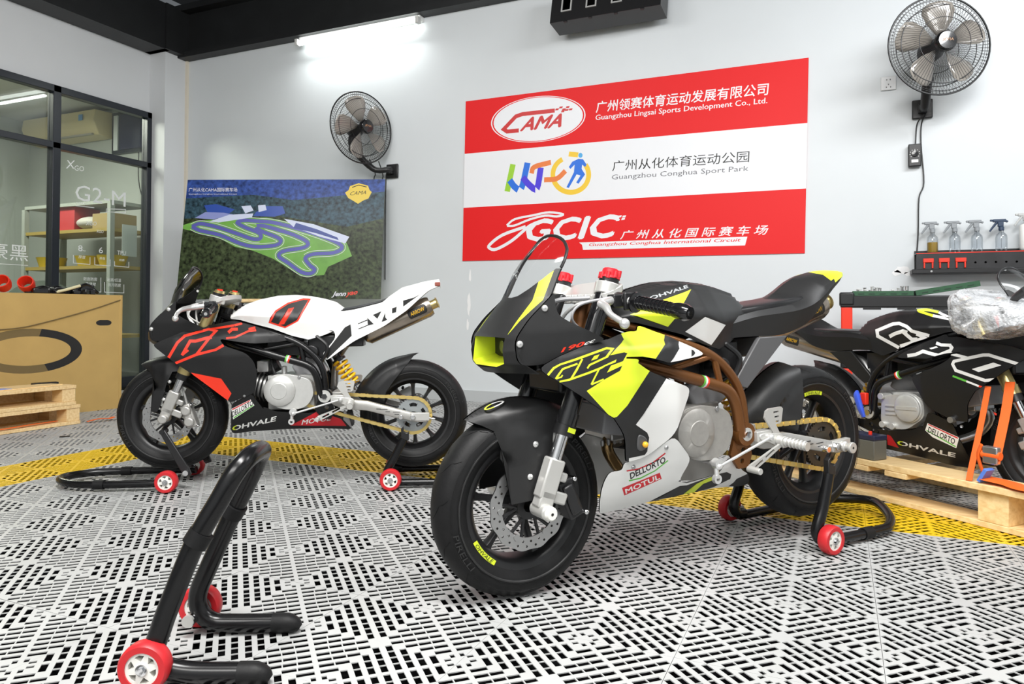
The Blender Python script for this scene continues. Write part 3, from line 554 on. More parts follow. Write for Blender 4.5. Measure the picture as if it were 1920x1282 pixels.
 'G_d3':[(4.5721,0.9893),(4.7127,0.9875),(4.574,1.0216)],
 'G_d4':[(4.5821,0.9446),(4.711,0.9415),(4.584,0.9769)],
 'G_u1':[(4.2599,1.659),(4.3502,1.6674),(4.2607,1.6777)],
 'G_x2':[(4.3583,1.4845),(4.459,1.4906),(4.36,1.5213)],
 'G_x3':[(4.4599,1.4271),(4.5286,1.4288),(4.4617,1.4559)],
 'G_b1':[[(4.2449,1.2097),(4.2459,1.1379),(4.4021,1.1344),(4.4012,1.2005)],0.0054],
 'G_b2':[[(4.4461,1.2037),(4.447,1.1351),(4.6006,1.134),(4.5997,1.1932)],0.0057],
 'G_b3':[[(4.6438,1.18),(4.6444,1.1366),(4.7942,1.1325),(4.7935,1.1845)],0.006],
 'G_b4':[[(4.4111,0.8965),(4.5109,0.8888),(4.5091,1.0218)],0.0056],
 'G_b5':[[(4.5466,0.9808),(4.5479,0.8899),(4.7446,0.8877),(4.7435,0.9668)],0.0058],
 'G_ln':[[(3.6307,1.0914),(3.8543,1.0921)],0.0045],
 'G_ln2':[[(4.258,1.6463),(4.434,1.6515)],0.0054],
 'G_bx':[[(4.5545,1.657),(4.5548,1.6301),(4.7523,1.6447),(4.7518,1.6777),(4.5545,1.657)],0.0058],
}
# ------------------------------------------------------------------ room shell
def flat(name, mats, outline, ov, mapf, t, parent=None, step=None):
    """flat board: 2-D outline with printed overlays, thickness t behind"""
    V,T,m=cdt(outline, ov); s=MB()
    ok=[]
    for tr in T: ok.append(tr)
    s.add([mapf(a,b,0) for a,b in V],ok,m)
    s.add([mapf(a,b,t) for a,b in V],[q[::-1] for q in ok],0)
    k=len(outline); s.add([mapf(a,b,0) for a,b in outline]+[mapf(a,b,t) for a,b in outline],[(i,(i+1)%k,k+(i+1)%k,k+i) for i in range(k)],0)
    return s.build(name,mats,parent,smooth=False)
WALL = mat('pale_grey_wall', (.70,.735,.755), .42, noise=.05, nscale=1.3, bump=.05, bscale=40)
WALLL = mat('grey_wall_panel', (.70,.72,.735), .5, noise=.05, nscale=1.5)
BLK = mat('black_ceiling_paint', (.011,.012,.013), .5, noise=.3, nscale=5)
CREAM = mat('cream_trim', (.72,.66,.55), .5)
FRAME = mat('dark_window_frame', (.014,.018,.026), .35)
YW, XL, YG, XG = 5.26, -5.94, 5.0, -6.15
def bx(name,c,d,m,kind=True,parent=None,bev=0,R=None):
    o=MB().box(c,d,0,R).build(name,m,parent,bev=bev)
    if kind: o['kind']='structure'
    return o
wb_=bx('wall_back',(-1.2,YW+.1,1.65),(9.9,.2,3.3),WALL)
def patch(pts,z):
    s=MB(); random.seed(int(abs(pts[0][0])*100))
    for (x,z0,rx,rz) in pts:
        P=[(x+rx*math.cos(a)*random.uniform(.6,1.1),z0+rz*math.sin(a)*random.uniform(.6,1.1)) for a in np.linspace(0,2*PI,15)[:-1]]
        s.add([(a,YW-.0012,b) for a,b in P],[tuple(range(len(P)))])
    s.build('filler_patch',mat('white_filler',(.88,.88,.88),.6),wb_,smooth=False)
patch([(.372,1.01,.045,.030),(.415,.985,.030,.018),(.34,.99,.03,.02)],0); patch([(-2.74,1.02,.012,.055),(-2.75,.78,.016,.10),(-2.76,.62,.014,.05)],0)
bx('wall_left',(XG-.06,1.2,2.945),(.12,7.6,.58),WALLL)             # above the glazing
bx('wall_corner',(XL-.12,YW-.13,1.615),(.24,.26,3.23),WALLL)       # boxed column in the corner
bx('wall_right',(3.85,1.6,1.65),(.2,7.3,3.3),WALL)
bx('wall_rear',(-1.2,-2.1,1.65),(10.3,.2,3.3),WALL)
bx('trim_1',(XL+.012,YW-.012,1.615),(.024,.024,3.22),CREAM)
bx('trim_2',(-1.0,YW-.06,3.235),(9.9,.12,.05),BLK)                # black cornice along the walls
bx('trim_3',(-1.0,YW-.03,3.45),(9.9,.06,.42),BLK)
bx('trim_4',(-1.0,YW-.08,3.68),(9.9,.16,.06),BLK)
bx('trim_5',(XG+.14,1.3,3.45),(.26,7.4,.44),BLK)
bx('trim_6',(XL-.08,YW-.15,3.45),(.32,.34,.44),BLK)
bx('ceiling',(-1.0,1.6,3.98),(10.6,7.8,.08),BLK)
bx('baseboard_back',(-1.0,YW-.006,.045),(9.9,.012,.09),mat('baseboard_grey',(.50,.52,.53),.5))
# ---- interlocking floor tiles, slots cut through, over a dark slab
def make_floor():
    s_=.2; slots=[]
    def sq(ox,oy,flip):
        pitch=.0258
        for k in range(5):
            for sg in (-1,1):
                d=sg*(pitch*.5+.001+pitch*k); half=.1414-abs(d)-.0075
                if half<.012: continue
                for e in (-1,1):
                    L0=.0055; L1=half; n=max(1,round((L1-L0)/.0262)); st=(L1-L0)/n
                    for q in range(n):
                        a=e*(L0+st*q+(.0013 if q else 0)); b=e*(L0+st*(q+1)-.0013); hw=.0071
                        P=[]
                        for (t,v) in ((a,d-hw),(b,d-hw),(b,d+hw),(a,d+hw)):
                            c=.70711
                            x=(t-v)*c; y=(t+v)*c
                            if flip: x=-x
                            P.append((ox+s_/2+x, oy+s_/2+y))
                        slots.append(P if area2(P)>0 else P[::-1])
    for i in range(2):
        for j in range(2): sq(i*s_,j*s_,(i+j)%2==1)
    g=.0005
    out=[(g,g),(.4-g,g),(.4-g,.4-g),(g,.4-g)]
    V,T,m=cdt(out,[(1,p) for p in slots]); T=[t for t,k in zip(T,m) if k==0]
    top=np.array([(a,b,0.) for a,b in V]); faces=[tuple(t) if area2([V[i] for i in t])>0 else tuple(t[::-1]) for t in T]
    vs=[tuple(v) for v in top]; dep=-.0022
    for P in slots+[out[::-1]]:
        b=len(vs); vs+=[(x,y,0.) for x,y in P]+[(x,y,dep) for x,y in P]
        for i in range(4): faces.append((b+i,b+4+i,b+4+(i+1)%4)); faces.append((b+i,b+4+(i+1)%4,b+(i+1)%4))
    V0=np.array(vs); F0=np.array(faces); x0,y0=.0849-.4*16,1.9405-.4*8
    allv=[];allf=[];allm=[]; n=0
    for i in range(26):
        for j in range(18):
            X=x0+.4*i; Y=y0+.4*j
            if X>3.4 or Y>5.3 or X< -6.2 or Y<-.1: continue
            # skip what the camera cannot look at
            d=Vector((X+.2,Y+.2,0)); z=d.dot(F_); lx=d.dot(R_)
            if z<.35 or abs(lx)>z*.705+1.9: continue
            ye = (abs(Y-2.7405)<.02 and X>-3.53) or (abs(X+3.5151)<.02 and Y<3.0)
            allv.append(V0+np.array((X,Y,random.uniform(-.0003,.0002)))); allf.append(F0+n); n+=len(V0); allm.append(np.full(len(F0),1 if ye else 0))
    AV=np.concatenate(allv); AF=np.concatenate(allf); AM=np.concatenate(allm)
    me=bpy.data.meshes.new('floor'); me.vertices.add(len(AV)); me.vertices.foreach_set('co',AV.ravel())
    me.loops.add(AF.size); me.loops.foreach_set('vertex_index',AF.ravel().astype(np.int32))
    me.polygons.add(len(AF)); me.polygons.foreach_set('loop_start',np.arange(0,AF.size,3,dtype=np.int32))
    try: me.polygons.foreach_set('loop_total',np.full(len(AF),3,dtype=np.int32))
    except Exception: pass
    me.update(calc_edges=True); me.polygons.foreach_set('material_index',AM.astype(np.int32))
    me.materials.append(mat('grey_floor_tile',(.47,.475,.47),.42,noise=.10,nscale=5,bump=.08,bscale=300)); me.materials.append(mat('yellow_floor_tile',(.82,.53,.012),.42,noise=.08,nscale=5))
    o=bpy.data.objects.new('floor',me); COL.objects.link(o); o['kind']='structure'
make_floor()
bx('floor_slab',(-1.2,1.6,-.062),(10.6,7.4,.06),mat('dark_concrete',(.006,.006,.0065),.9,noise=.3,nscale=4,spec=0.)).name='floor'
# ---- glazed partition on the left, and the office behind it
def glazing():
    y0,y1=1.6,YG; zt=2.65
    w=struct(empty('window_1',(XG,y1,0)))
    L=lambda p:(p[0]-XG,p[1]-y1,p[2])
    def fr(n,c,d): MB().box(L(c),d).build(n,FRAME,w,bev=.004)
    fr('frame_rail',(XG,(y0+y1)/2,zt-.03),(.08,y1-y0,.06)); fr('frame_rail',(XG,(y0+y1)/2,2.135),(.08,y1-y0,.055)); fr('frame_rail',(XG,(y0+y1)/2,.05),(.08,y1-y0,.10))
    fr('frame_stile',(XG,y1-.025,zt/2),(.08,.05,zt)); fr('frame_stile',(XG,4.06,zt/2),(.08,.07,zt)); fr('frame_stile',(XG,2.9,zt/2),(.08,.07,zt)); fr('frame_stile',(XG,y0+.03,zt/2),(.08,.06,zt))
    GL=glass_mat('window_glass',(.86,.90,.87),.01,.12)
    for (a,b) in ((1.66,2.865),(2.935,4.025),(4.095,4.95)):
        for (c,d) in ((.1,2.11),(2.16,2.59)):
            MB().box(L((XG-.01,(a+b)/2,(c+d)/2)),(.008,b-a,d-c)).build('pane',GL,w)
    # white vinyl lettering on the glass
    W=mat('white_vinyl',(.80,.83,.82),.5)
    def vin(ovs):
        s=MB()
        for o in ovs:
            V=[(XG+.002,a,b) for a,b in (o[1] if len(o)>2 else o[1])]
            s.add([L(v) for v in V], o[2] if len(o)>2 else [tuple(range(len(V)))])
        plabel(s.build('lettering',W,w,smooth=False),'white vinyl lettering on the glass')
    tx=lambda k,s,b=0.,sh=0.: otext(0,s,*E['G_'+k],shear=sh)
    vin([tx('xgo_x','X',.02),tx('xgo','GO',.03)]); vin([tx('g2m','G2-M',.02)]); vin([tx('hei','豪黑',.02)])
    vin([tx('n8','8',.01),tx('n8s','mil'),tx('n6','6',.01),tx('tpu','TPU',.01),tx('c1','厚度'),tx('c2','质保'),tx('c3','材质'),tx('d1','防刮防腐',.01),tx('d2','热修复',.01),tx('d3','耐高/低温',.01),tx('d4','抗污防腐',.01),tx('u1','汽车隐形'),tx('x2','XGO',.01),tx('x3','XGO',.01)]+[ostroke(0,E['G_'+k][0],max(.004,E['G_'+k][1])) for k in ('b1','b2','b3','b4','b5','ln','ln2','bx')])
    return w
glazing()
OW=mat('office_wall',(.42,.445,.42),.6)
bx('wall_office_far',(-9.7,3.5,1.6),(.1,7.2,3.3),OW); bx('wall_office_side',(-7.95,6.1,1.6),(3.6,.1,3.3),OW)
bx('wall_office_near',(-7.95,.2,1.6),(3.6,.1,3.3),OW)
bx('ceiling_office',(-7.95,3.2,3.20),(3.5,6.0,.06),mat('office_ceiling',(.55,.55,.52),.6)); bx('floor_office',(-7.95,3.2,-.03),(3.5,6.0,.06),mat('office_floor',(.25,.26,.25),.5))
bx('wall_left_return',(XG-.06,5.63,1.6),(.12,1.1,3.3),WALLL)
# things seen through the glass
def office():
    a=empty('air_conditioner',(-8.74,5.91,2.97)); tag(a,'cream split air conditioner high on the office wall behind the glass','air conditioner')
    prof=[(0,.16),(.24,.15),(.26,.02),(.18,-.14),(0,-.16)]; c=mat('cream_plastic',(.66,.56,.33),.4)
    MB().prism(prof,lambda p,q,t:(t,.14-p,q),-.67,.67).build('casing',c,a,bev=.01)
    MB().box((0,-.07,-.135),(1.2,.03,.02)).build('louvre',mat('louvre_grey',(.35,.33,.28),.5),a)
    MB().box((.46,-.128,.06),(.07,.004,.07)).build('energy_label',mat('label_blue',(.15,.35,.65),.5),a)
    r=empty('storage_rack',(-7.62,5.4,0)); tag(r,'steel storage rack with yellow shelves behind the glass door','shelving rack')
    MT=mat('rack_grey',(.30,.32,.29),.5)
    for x in (-.70,.70):
        for y in (-.22,.22): MB().box((x,y,.92),(.05,.05,1.84)).build('post',MT,r)
    for z in (.45,1.18,1.57,1.86): 
        MB().box((0,0,z),(1.4,.46,.035)).build('shelf_board',mat('yellow_shelf',(.30,.22,.06),.5) if z<1.8 else MT,r)
    tag(MB().box((-7.75,5.36,1.725),(.42,.3,.27)).build('red_carton',mat('red_carton',(.42,.035,.04),.5),bev=.005),'red carton on the upper shelf of the office rack','box')
    tag(MB().sphere((-7.38,5.3,1.665),.14,10,0,(1.3,.9,.5)).build('wrapped_bundle',mat('bundle_grey',(.42,.40,.36),.7)),'grey wrapped bundle beside the red carton on the rack','bundle')
    tag(MB().box((-7.10,5.36,1.67),(.30,.3,.16)).build('flat_carton',mat('tan_carton',(.30,.22,.09),.6),bev=.005),'flat tan carton at the right end of the upper rack shelf','box')
    for i,(x,l) in enumerate(((-8.1,'yellow tub left of the middle on the lower rack shelf'),(-7.45,'yellow tub in the middle of the lower rack shelf'),(-7.1,'yellow tub at the right end of the lower rack shelf'))):
        tag(MB().lathe([(.001,0),(.12,0),(.15,.10),(.155,.11),(.14,.11),(.12,.02),(.001,.02)],(x,5.34,1.20),(0,0,1),20).build('tub',mat('yellow_tub',(.45,.32,.02),.5)),l,'tub','yellow tubs on the lower rack shelf')
    b=MB().sphere((0,0,0),.5,12,0,(1.0,.8,1.0)); tag(b.build('dust_cover',mat('dark_green_cloth',(.028,.04,.03),.8)),'dark green covered heap in front of the office rack','cover').location=(-7.3,4.72,.52)
    cb=empty('office_cabinet',(-8.6,3.9,0)); tag(cb,'beige tall cupboard in the office behind the left glass panes','cupboard')
    MB().box((0,0,1.05),(.55,1.1,2.1)).build('body',mat('beige_laminate',(.45,.42,.34),.6),cb,bev=.004); 
    for y in (-.27,.27): MB().box((.285,y,1.07),(.02,.52,1.98)).build('door',mat('beige_laminate',(.45,.42,.34),.6),cb,bev=.004)
    l=empty('office_ceiling_light',(-7.5,3.9,3.1)); tag(l,'lit fluorescent batten on the office ceiling behind the glass','light')
    MB().box((0,0,.035),(.08,1.9,.05)).build('housing',M['white'],l); MB().cyl((0,-.9,0),(0,.9,0),.018,12).build('tube',mat('lit_tube_warm',(1,1,1),.5,emit=(1,.97,.85,9)),l)
    p=MB().box((-6.19,4.83,1.39),(.002,.16,.30)); tag(p.build('paper_notice',mat('paper',(.62,.63,.61),.6)),'sheet of paper taped inside the glass door','paper')
    c=MB().tube([(-7.55,6.0,2.6),(-7.55,6.0,2.3),(-7.5,6.0,2.1),(-7.4,6.0,1.95)],.006,8,sm=5); tag(c.build('cable',M['ink']),'black cable hanging in the office right of the air conditioner','cable')
    wd=empty('inner_window',(-7.72,6.03,2.86)); tag(wd,'small dark blue louvred window in the office side wall','window')
    MB().box((0,0,0),(.62,.04,.5)).build('frame',FRAME,wd); MB().box((.06,-.025,0),(.44,.02,.42)).build('louvre_panel',mat('navy_panel',(.012,.014,.05),.3),wd); MB().box((-.23,-.025,0),(.07,.02,.42)).build('light_strip',mat('pale_strip',(.7,.74,.75),.5),wd)
office()
# ------------------------------------------------------------------ the three minibikes
GM='matte'
def wheel(root, name, c, R, w, side_spokes, dz=0, sticker=False):
    c=(c[0],0,c[2]+dz); cx,_,cz=c
    q=MB(); h=w/2
    ri=.150
    q.lathe([(ri,-.036),(ri+.006,-h+.014),(.166,-h+.012),(.163,-h+.02),(ri-.006,-.02),(ri-.007,0),(ri-.006,.02),(.163,h-.02),(.166,h-.012),(ri+.006,h-.014),(ri,.036),(ri-.012,.022),(ri-.013,-.022)],c,(0,1,0),64,0,closed=True)
    q.lathe([(.013,-.045),(.028,-.045),(.034,-.02),(.034,.02),(.028,.045),(.013,.045)],c,(0,1,0),28,0,closed=True)
    n=side_spokes
    for k in range(n):
        a=2*PI*k/n+.26; d=Vector((math.cos(a),0,math.sin(a))); t=Vector((-math.sin(a),0,math.cos(a))); y=Vector((0,1,0)); C=Vector(c)
        S=[]
        for (r,wt,wy) in ((.026,.013,.016),(.06,.0085,.013),(.11,.0075,.012),(.132,.010,.014),(.143,.018,.018)):
            o=C+d*r; S.append([o+t*wt+y*wy*.6,o+t*wt*.6+y*wy,o-t*wt*.6+y*wy,o-t*wt+y*wy*.6,o-t*wt-y*wy*.6,o-t*wt*.6-y*wy,o+t*wt*.6-y*wy,o+t*wt-y*wy*.6])
        q.loft(S,0,caps=True)
    rim=q.build(name,M['gloss_black'] if False else M['black'],root)
    ty=MB(); g=.5*w
    prof=[(.158,-g+.016),(.168,-g+.010),(.178,-g+.004),(.192,-g),(R-.038,-g+.001),(R-.030,-g+.004),(R-.018,-g*.80),(R-.008,-g*.58),(R-.002,-g*.30),(R,0)]
    prof=prof+[(r,-y) for r,y in prof[-2::-1]]
    ty.lathe(prof,c,(0,1,0),96)
    # moulded rings and the tread sipes
    for sg in (-1,1):
        ty.lathe([(.186,sg*(g-.001)),(.188,sg*(g+.0012)),(.191,sg*(g+.0012)),(.193,sg*(g-.001))],c,(0,1,0),72,2)
        for k in range(14):
            a0=2*PI*(k+(.5 if sg<0 else 0))/14; P=[]
            for (da,yy) in ((.0,.10),(.05,.30),(.14,.50),(.16,.66),(.21,.84)):
                rr=R-.0+.0006 - (0.002*(yy/.3)**2 if yy<.35 else .002+.006*((yy-.3)/.28) if yy<.58 else .008+.010*((yy-.58)/.22))
                P.append((Vector((cx+math.cos(a0+da)*rr, sg*yy*g, cz+math.sin(a0+da)*rr)),a0+da))
            vs=[];fs=[]
            for i,(p,a) in enumerate(P):
                tg=Vector((-math.sin(a),0,math.cos(a)))*.0022+Vector((0,.0016,0)); vs+=[p+tg,p-tg]
            fs=[(2*i,2*i+1,2*i+3,2*i+2) for i in range(len(P)-1)]; ty.add(vs,fs,1)
    # moulded sidewall lettering
    for sg in (1,-1):
        V,Fc=text_mesh('PIRELLI',.1)
        for st in (5.86,2.6):
            lo=math.sin(st)<0; vs=[]
            for x,y in V:
                a=st+sg*(x-.5)*.50*(-1 if lo else 1); r=(.211-.014*y) if lo else (.197+.014*y); vs.append((cx+math.cos(a)*r, sg*(g+.0014), cz+math.sin(a)*r))
            ty.add(vs,[f for f in Fc],2)
            for r in (.194,.2135): ty.lathe([(r,sg*(g+.0002)),(r+.0006,sg*(g+.0015)),(r+.0012,sg*(g+.0002))],c,(0,1,0),20,2,a0=0,a1=2*PI)
    plabel(ty.build('tyre',[M['rubber'],M['groove'],M['rubmark']],rim),'black slick-shouldered tyre')
    if sticker:
        a1=sticker; y=h-.0095; s=MB(); n=14; vs=[];
        for i in range(n+1):
            a=a1+(i/n-.5)*.52; vs+=[(cx+math.cos(a)*.1535,y-.002,cz+math.sin(a)*.1535),(cx+math.cos(a)*.1655,y-.0012,cz+math.sin(a)*.1655)]
        s.add(vs,[(2*i,2*i+1,2*i+3,2*i+2) for i in range(n)],0)
        V,Fc=text_mesh('OHVALE',.2); vs=[]
        for x,yy in V:
            lo=math.sin(a1)<0; a=a1+(x-.5)*.42*(-1 if lo else 1); r=(.1645-.0095*yy) if lo else (.1548+.0095*yy); vs.append((cx+math.cos(a)*r,y-.0007,cz+math.sin(a)*r))
        s.add(vs,list(Fc),1); plabel(s.build('rim_sticker',[M['yellow'],M['ink']],rim,smooth=False),'yellow rim sticker')
    return rim
def disc(parent, c, R, ri, y, nh=3, petals=12):
    cx,cz=c; out=[]
    for i in range(petals*10):
        a=2*PI*i/(petals*10); r=R-.004*(.5+.5*math.cos(petals*a)); out.append((cx+math.cos(a)*r,cz+math.sin(a)*r))
    holes=[[(cx+math.cos(a)*ri,cz+math.sin(a)*ri) for a in np.linspace(0,2*PI,48)[:-1]]]
    for k in range(24):
        for j in range(2):
            a=2*PI*(k+.5*j)/24; r=ri+(R-ri)*(.30+.36*j); holes.append([(cx+math.cos(a)*r+.0032*math.cos(b),cz+math.sin(a)*r+.0032*math.sin(b)) for b in np.linspace(0,2*PI,9)[:-1]])
    s=MB().plate(out,holes,lambda p,q,t:(p,y+t,q),-.002,.002,0,1)
    d=plabel(s.build('brake_disc',[M['steel'],M['black']],parent),'drilled steel brake disc'); 
    ca=MB()
    for k in range(6):
        a=2*PI*k/6; dd=Vector((math.cos(a),0,math.sin(a))); t=Vector((-math.sin(a),0,math.cos(a)))
        for e in (-1,1): ca.tube([Vector((cx,y-.004,cz))+dd*.03, Vector((cx,y-.003,cz))+dd*(ri+.004)+t*e*.018],.0045,8)
        ca.cyl((cx+math.cos(a)*(ri+.004),y-.005,cz+math.sin(a)*(ri+.004)),(cx+math.cos(a)*(ri+.004),y+.005,cz+math.sin(a)*(ri+.004)),.008,14,1)
    ca.lathe([(.016,-.006),(.034,-.006),(.034,.002),(.016,.002)],(cx,y,cz),(0,1,0),24,0,closed=True)
    ca.build('disc_carrier',[M['black'],M['steel']],d)
    return d
def fork(root, side, colr, xf, front, A):
    top=Vector(xf((.826,side*.112,.795))); ax=Vector((front[0]-.004,side*.112,front[1]+.012)); d=(ax-top); L=d.length; d.normalize()
    P=lambda t: top+d*(L*t)
    s=MB(); s.cyl(P(-.005),P(.665),.0245,24,0); s.cyl(P(.60),P(.655),.0275,24,0); s.cyl(P(.64),P(.70),.026,24,1)
    leg=plabel(s.build('fork_leg',[M[colr],M['black']],root),'gold anodised fork leg' if colr=='gold' else 'black fork leg')
    MB().cyl(P(.69),P(.90),.0165,20).build('stanchion',M['chrome'],leg)
    u=Vector((0,1,0)); n=d.cross(u).normalized(); b=MB(); R=Matrix((n,u,d)).transposed()
    b.box(P(.885),(.046,.036,L*.17),0,R); b.box(P(.97)-n*.002,(.042,.036,.046),0,R)
    b.box(P(.95)+n*(-.040),(.05,.012,.030),0,R); b.box(P(.865)+n*(-.034),(.03,.012,.024),0,R)
    b.cyl(ax-u*side*.03+Vector((0,0,-.01)),ax+u*side*.036+Vector((0,0,-.01)),.019,24,0)
    plabel(b.build('axle_clamp',M['satin_white'] if A else M['silver'],leg,bev=.005),'pale machined axle clamp')
    if A:
        sp=MB(); o_=ax+Vector((-.004,side*.022,-.012)); sp.lathe([(.004,0),(.017,0),(.018,.005),(.017,.018),(.013,.023),(.004,.023)],o_,(0,side,0),26); plabel(sp.build('axle_slider',M['wheelwhite'],leg),'white axle slider')
        ww=MB(); a=P(.672); e=u*side*.0282
        ww.box(a+e-n*.004,(.022,.001,.012),0,R); ww.build('fork_sticker',M['yellow'],leg)
    return leg
def guard(root, name, c, r0, a0, a1, n, half, m, skirt=None, xf=None):
    """arched mudguard over a tyre"""
    S=[]
    for i in range(n+1):
        t=i/n; a=a0+(a1-a0)*t; hw=np.interp(t,*half); d=Vector((math.cos(a),0,math.sin(a))); C=Vector((c[0],0,c[1]))
        rr=np.interp(t,*r0)
        pts=[(-1,.045),(-.97,.026),(-.80,.009),(-.5,.001),(0,-.004),(.5,.001),(.80,.009),(.97,.026),(1,.045)]
        o=[C+d*(rr-dr)+Vector((0,hw*y,0)) for y,dr in pts]; inn=[C+d*(rr-.005-dr)+Vector((0,hw*y*.95,0)) for y,dr in pts[::-1]]
        S.append(o+inn)
    s=MB().loft(S,0,True,True)
    return s, m
def stroked(keys,mi): return [(mi,D[k]) for k in keys]
def bike(v, mtx, label, rear_dz=0., front_dz=0., rot=0., dark=False):
    root=empty('minibike',mtx=mtx); tag(root,label,'motorcycle','racing minibikes in the workshop')
    A,B,Cc = v=='A', v=='B', v=='C'
    cr,sr=math.cos(math.radians(rot)),math.sin(math.radians(rot))
    def xf(p):
        x,y,z=p; dx,dz=x-.392,z-.338
        return Vector((.392+dx*cr+dz*sr, y, .338-dx*sr+dz*cr))
    body=M['matte'] if A else mat('matte_black_bodywork',(.011,.011,.0115),.42,spec=.35,noise=.08,nscale=60)
    fcol='bronze' if A else 'powder'; fk='gloss_black' if A else 'gold'
    fx,fz=1.064,.2375+front_dz; rz=.245+rear_dz
    cs=M['case'] if A else mat('bright_engine_casing',(.60,.60,.58),.36,.5,noise=.06,nscale=80)
    # wheels
    fw=wheel(root,'front_wheel',(fx,0,.2375),.2375,.104,6 if A else 5,front_dz,sticker=(5.60 if A else False))
    disc(fw,(fx,fz),.112,.078,.058)
    rw=wheel(root,'rear_wheel',(0,0,.245),.245,.126,10,rear_dz,sticker=(1.62 if A else False))
    disc(rw,(0,rz),.085,.058,-.062)
    sp=[]; 
    for i in range(42*2): a=2*PI*i/84; r=.079 if i%2==0 else .072; sp.append((math.cos(a)*r,rz+math.sin(a)*r))
    hl=[[(math.cos(a)*.018,rz+math.sin(a)*.018) for a in np.linspace(0,2*PI,20)[:-1]]]
    for k in range(5):
        b=2*PI*k/5+.3; hl.append([(math.cos(b+da)*r,rz+math.sin(b+da)*r) for da,r in ((-.34,.041),(0,.040),(.34,.041),(.36,.055),(0,.057),(-.36,.055))])
    plabel(MB().plate(sp,hl,lambda p,q,t:(p,.082+t,q),-.003,.003).build('sprocket',mat('zinc_sprocket',(.42,.45,.46),.35,.7) if not A else mat('dark_sprocket',(.10,.09,.075),.35,.8),rw),'rear chain sprocket')
    # chain: alternating links round both sprockets
    fc=Vector(xf((.445,.082,.318))); rc=Vector((0,.082,rz)); r1,r2=.030,.078; path=[]
    dd=(fc-rc); L=dd.length; th=math.atan2(dd.z,dd.x); al=math.acos((r2-r1)/L)
    for a in np.linspace(th+al,th+2*PI-al,44): path.append(rc+Vector((math.cos(a)*r2,0,math.sin(a)*r2)))
    for a in np.linspace(th-al,th+al,12): path.append(fc+Vector((math.cos(a)*r1,0,math.sin(a)*r1)))
    path.append(path[0]); Ls=[0]
    for i in range(1,len(path)): Ls.append(Ls[-1]+(path[i]-path[i-1]).length)
    N=84; ch=MB(); at=lambda s: Vector([np.interp(s,Ls,[q[j] for q in path]) for j in range(3)])
    for k in range(N):
        s0=Ls[-1]*k/N; s1=Ls[-1]*(k+1)/N; p,q=at(s0),at(s1); d=(q-p).normalized(); n=Vector((0,1,0)).cross(d); R=Matrix((d,Vector((0,1,0)),n)).transposed(); w_=.0055 if k%2 else .0082
        for e in (-1,1): ch.box((p+q)/2+Vector((0,e*w_,0)),((q-p).length*1.30,.0024,.0125 if k%2 else .0140),0,R)
        ch.cyl(p+Vector((0,-.008,0)),p+Vector((0,.008,0)),.0052,8,0)
    plabel(ch.build('chain',M['chain'],root,smooth=False),'gold drive chain')
    # swingarm
    sw=MB(); pv=Vector(xf((.392,0,.338)))
    for e in (-1,1):
        S=[]
        for (x,z,h,wd,y) in ((pv.x-.01,pv.z-.008,.046,.032,.098),(.30,rz+.055,.044,.030,.108),(.20,rz+.048,.042,.028,.116),(.06,rz+.012,.040,.028,.118),(-.015,rz-.006,.036,.026,.118),(-.062,rz-.012,.026,.024,.118)):
            S.append([(x,e*(y-wd/2),z-h/2),(x,e*(y+wd/2-.003),z-h/2),(x,e*(y+wd/2),z-h/2+.004),(x,e*(y+wd/2),z+h/2-.004),(x,e*(y+wd/2-.003),z+h/2),(x,e*(y-wd/2),z+h/2)])
        sw.loft(S,0,True,True)
    sw.box((pv.x-.06,0,pv.z-.012),(.05,.20,.05),0)
    swo=plabel(sw.build('swingarm',M['silver'],root,bev=.002),'silver swingarm')
    en=MB()
    for i in range(5): en.box((.155-.028*i if i%2 else .15-.02*i,.1322,rz+.035-.006*i+.004*(i%2)),(.032 if i%2 else .02,.0006,.0022),0)
    en.build('engraving',M['ink'],swo)
    for e in (-1,1):
        ab=MB(); ab.box((-.03,e*.124,rz),(.085,.018,.034),0); ab.cyl((0,e*.11,rz),(0,e*.146,rz),.0125,6,1); ab.cyl((.052,e*.12,rz+.0),(.052,e*.150,rz+.0),.010,14,1); ab.cyl((-.06,e*.118,rz-.006),(-.098,e*.118,rz-.012),.005,10,1)
        if A: ab.lathe([(.004,0),(.017,0),(.017,.012),(.012,.016),(.012,.026),(.017,.030),(.017,.040),(.004,.040)],(-.035,e*.13,rz-.004),(0,e,0),22,0)
        ab.build('axle_adjuster',[M['satin_white'],M['chrome']],swo,bev=.0015)
    # shock absorber
    a=Vector(xf((.372,.0,.545))); b=Vector((.262,0,.352+rear_dz*.4)); d=b-a; sh=MB(); sh.cyl(a,b,.009,14,0); sh.cyl(a+d*.02,a+d*.34,.019,20,1); sh.cyl(a+d*.28,a+d*.33,.033,24,1); sh.cyl(a+d*.88,a+d*.93,.033,24,1)
    so=sh.build('shock_absorber',[M['chrome'],M['black']],root)
    u=d.normalized(); e1=Vector((0,1,0)); e2=u.cross(e1); P=[a+d*(.33+.56*t/96)+(e1*math.cos(t*2*PI/17)+e2*math.sin(t*2*PI/17))*.030 for t in range(97)]
    plabel(MB().tube(P,.0062,8).build('spring',M['spring'],so),'yellow coil spring')
    # frame: one welded tube structure
    f=MB()
    for e in (-1,1):
        f.tube([(.835,e*.035,.700),(.74,e*.085,.665),(.62,e*.112,.622),(.535,e*.122,.590),(.490,e*.123,.568),(.450,e*.124,.538),(.412,e*.124,.495),(.388,e*.124,.445),(.380,e*.124,.385),(.380,e*.122,.345)],.0135,14,sm=4)
        f.tube([(.845,e*.045,.610),(.78,e*.105,.582),(.70,e*.124,.556),(.60,e*.130,.523),(.51,e*.131,.494),(.455,e*.131,.474),(.428,e*.131,.450),(.412,e*.130,.412),(.402,e*.128,.360),(.396,e*.124,.330)],.0165,14,sm=4)
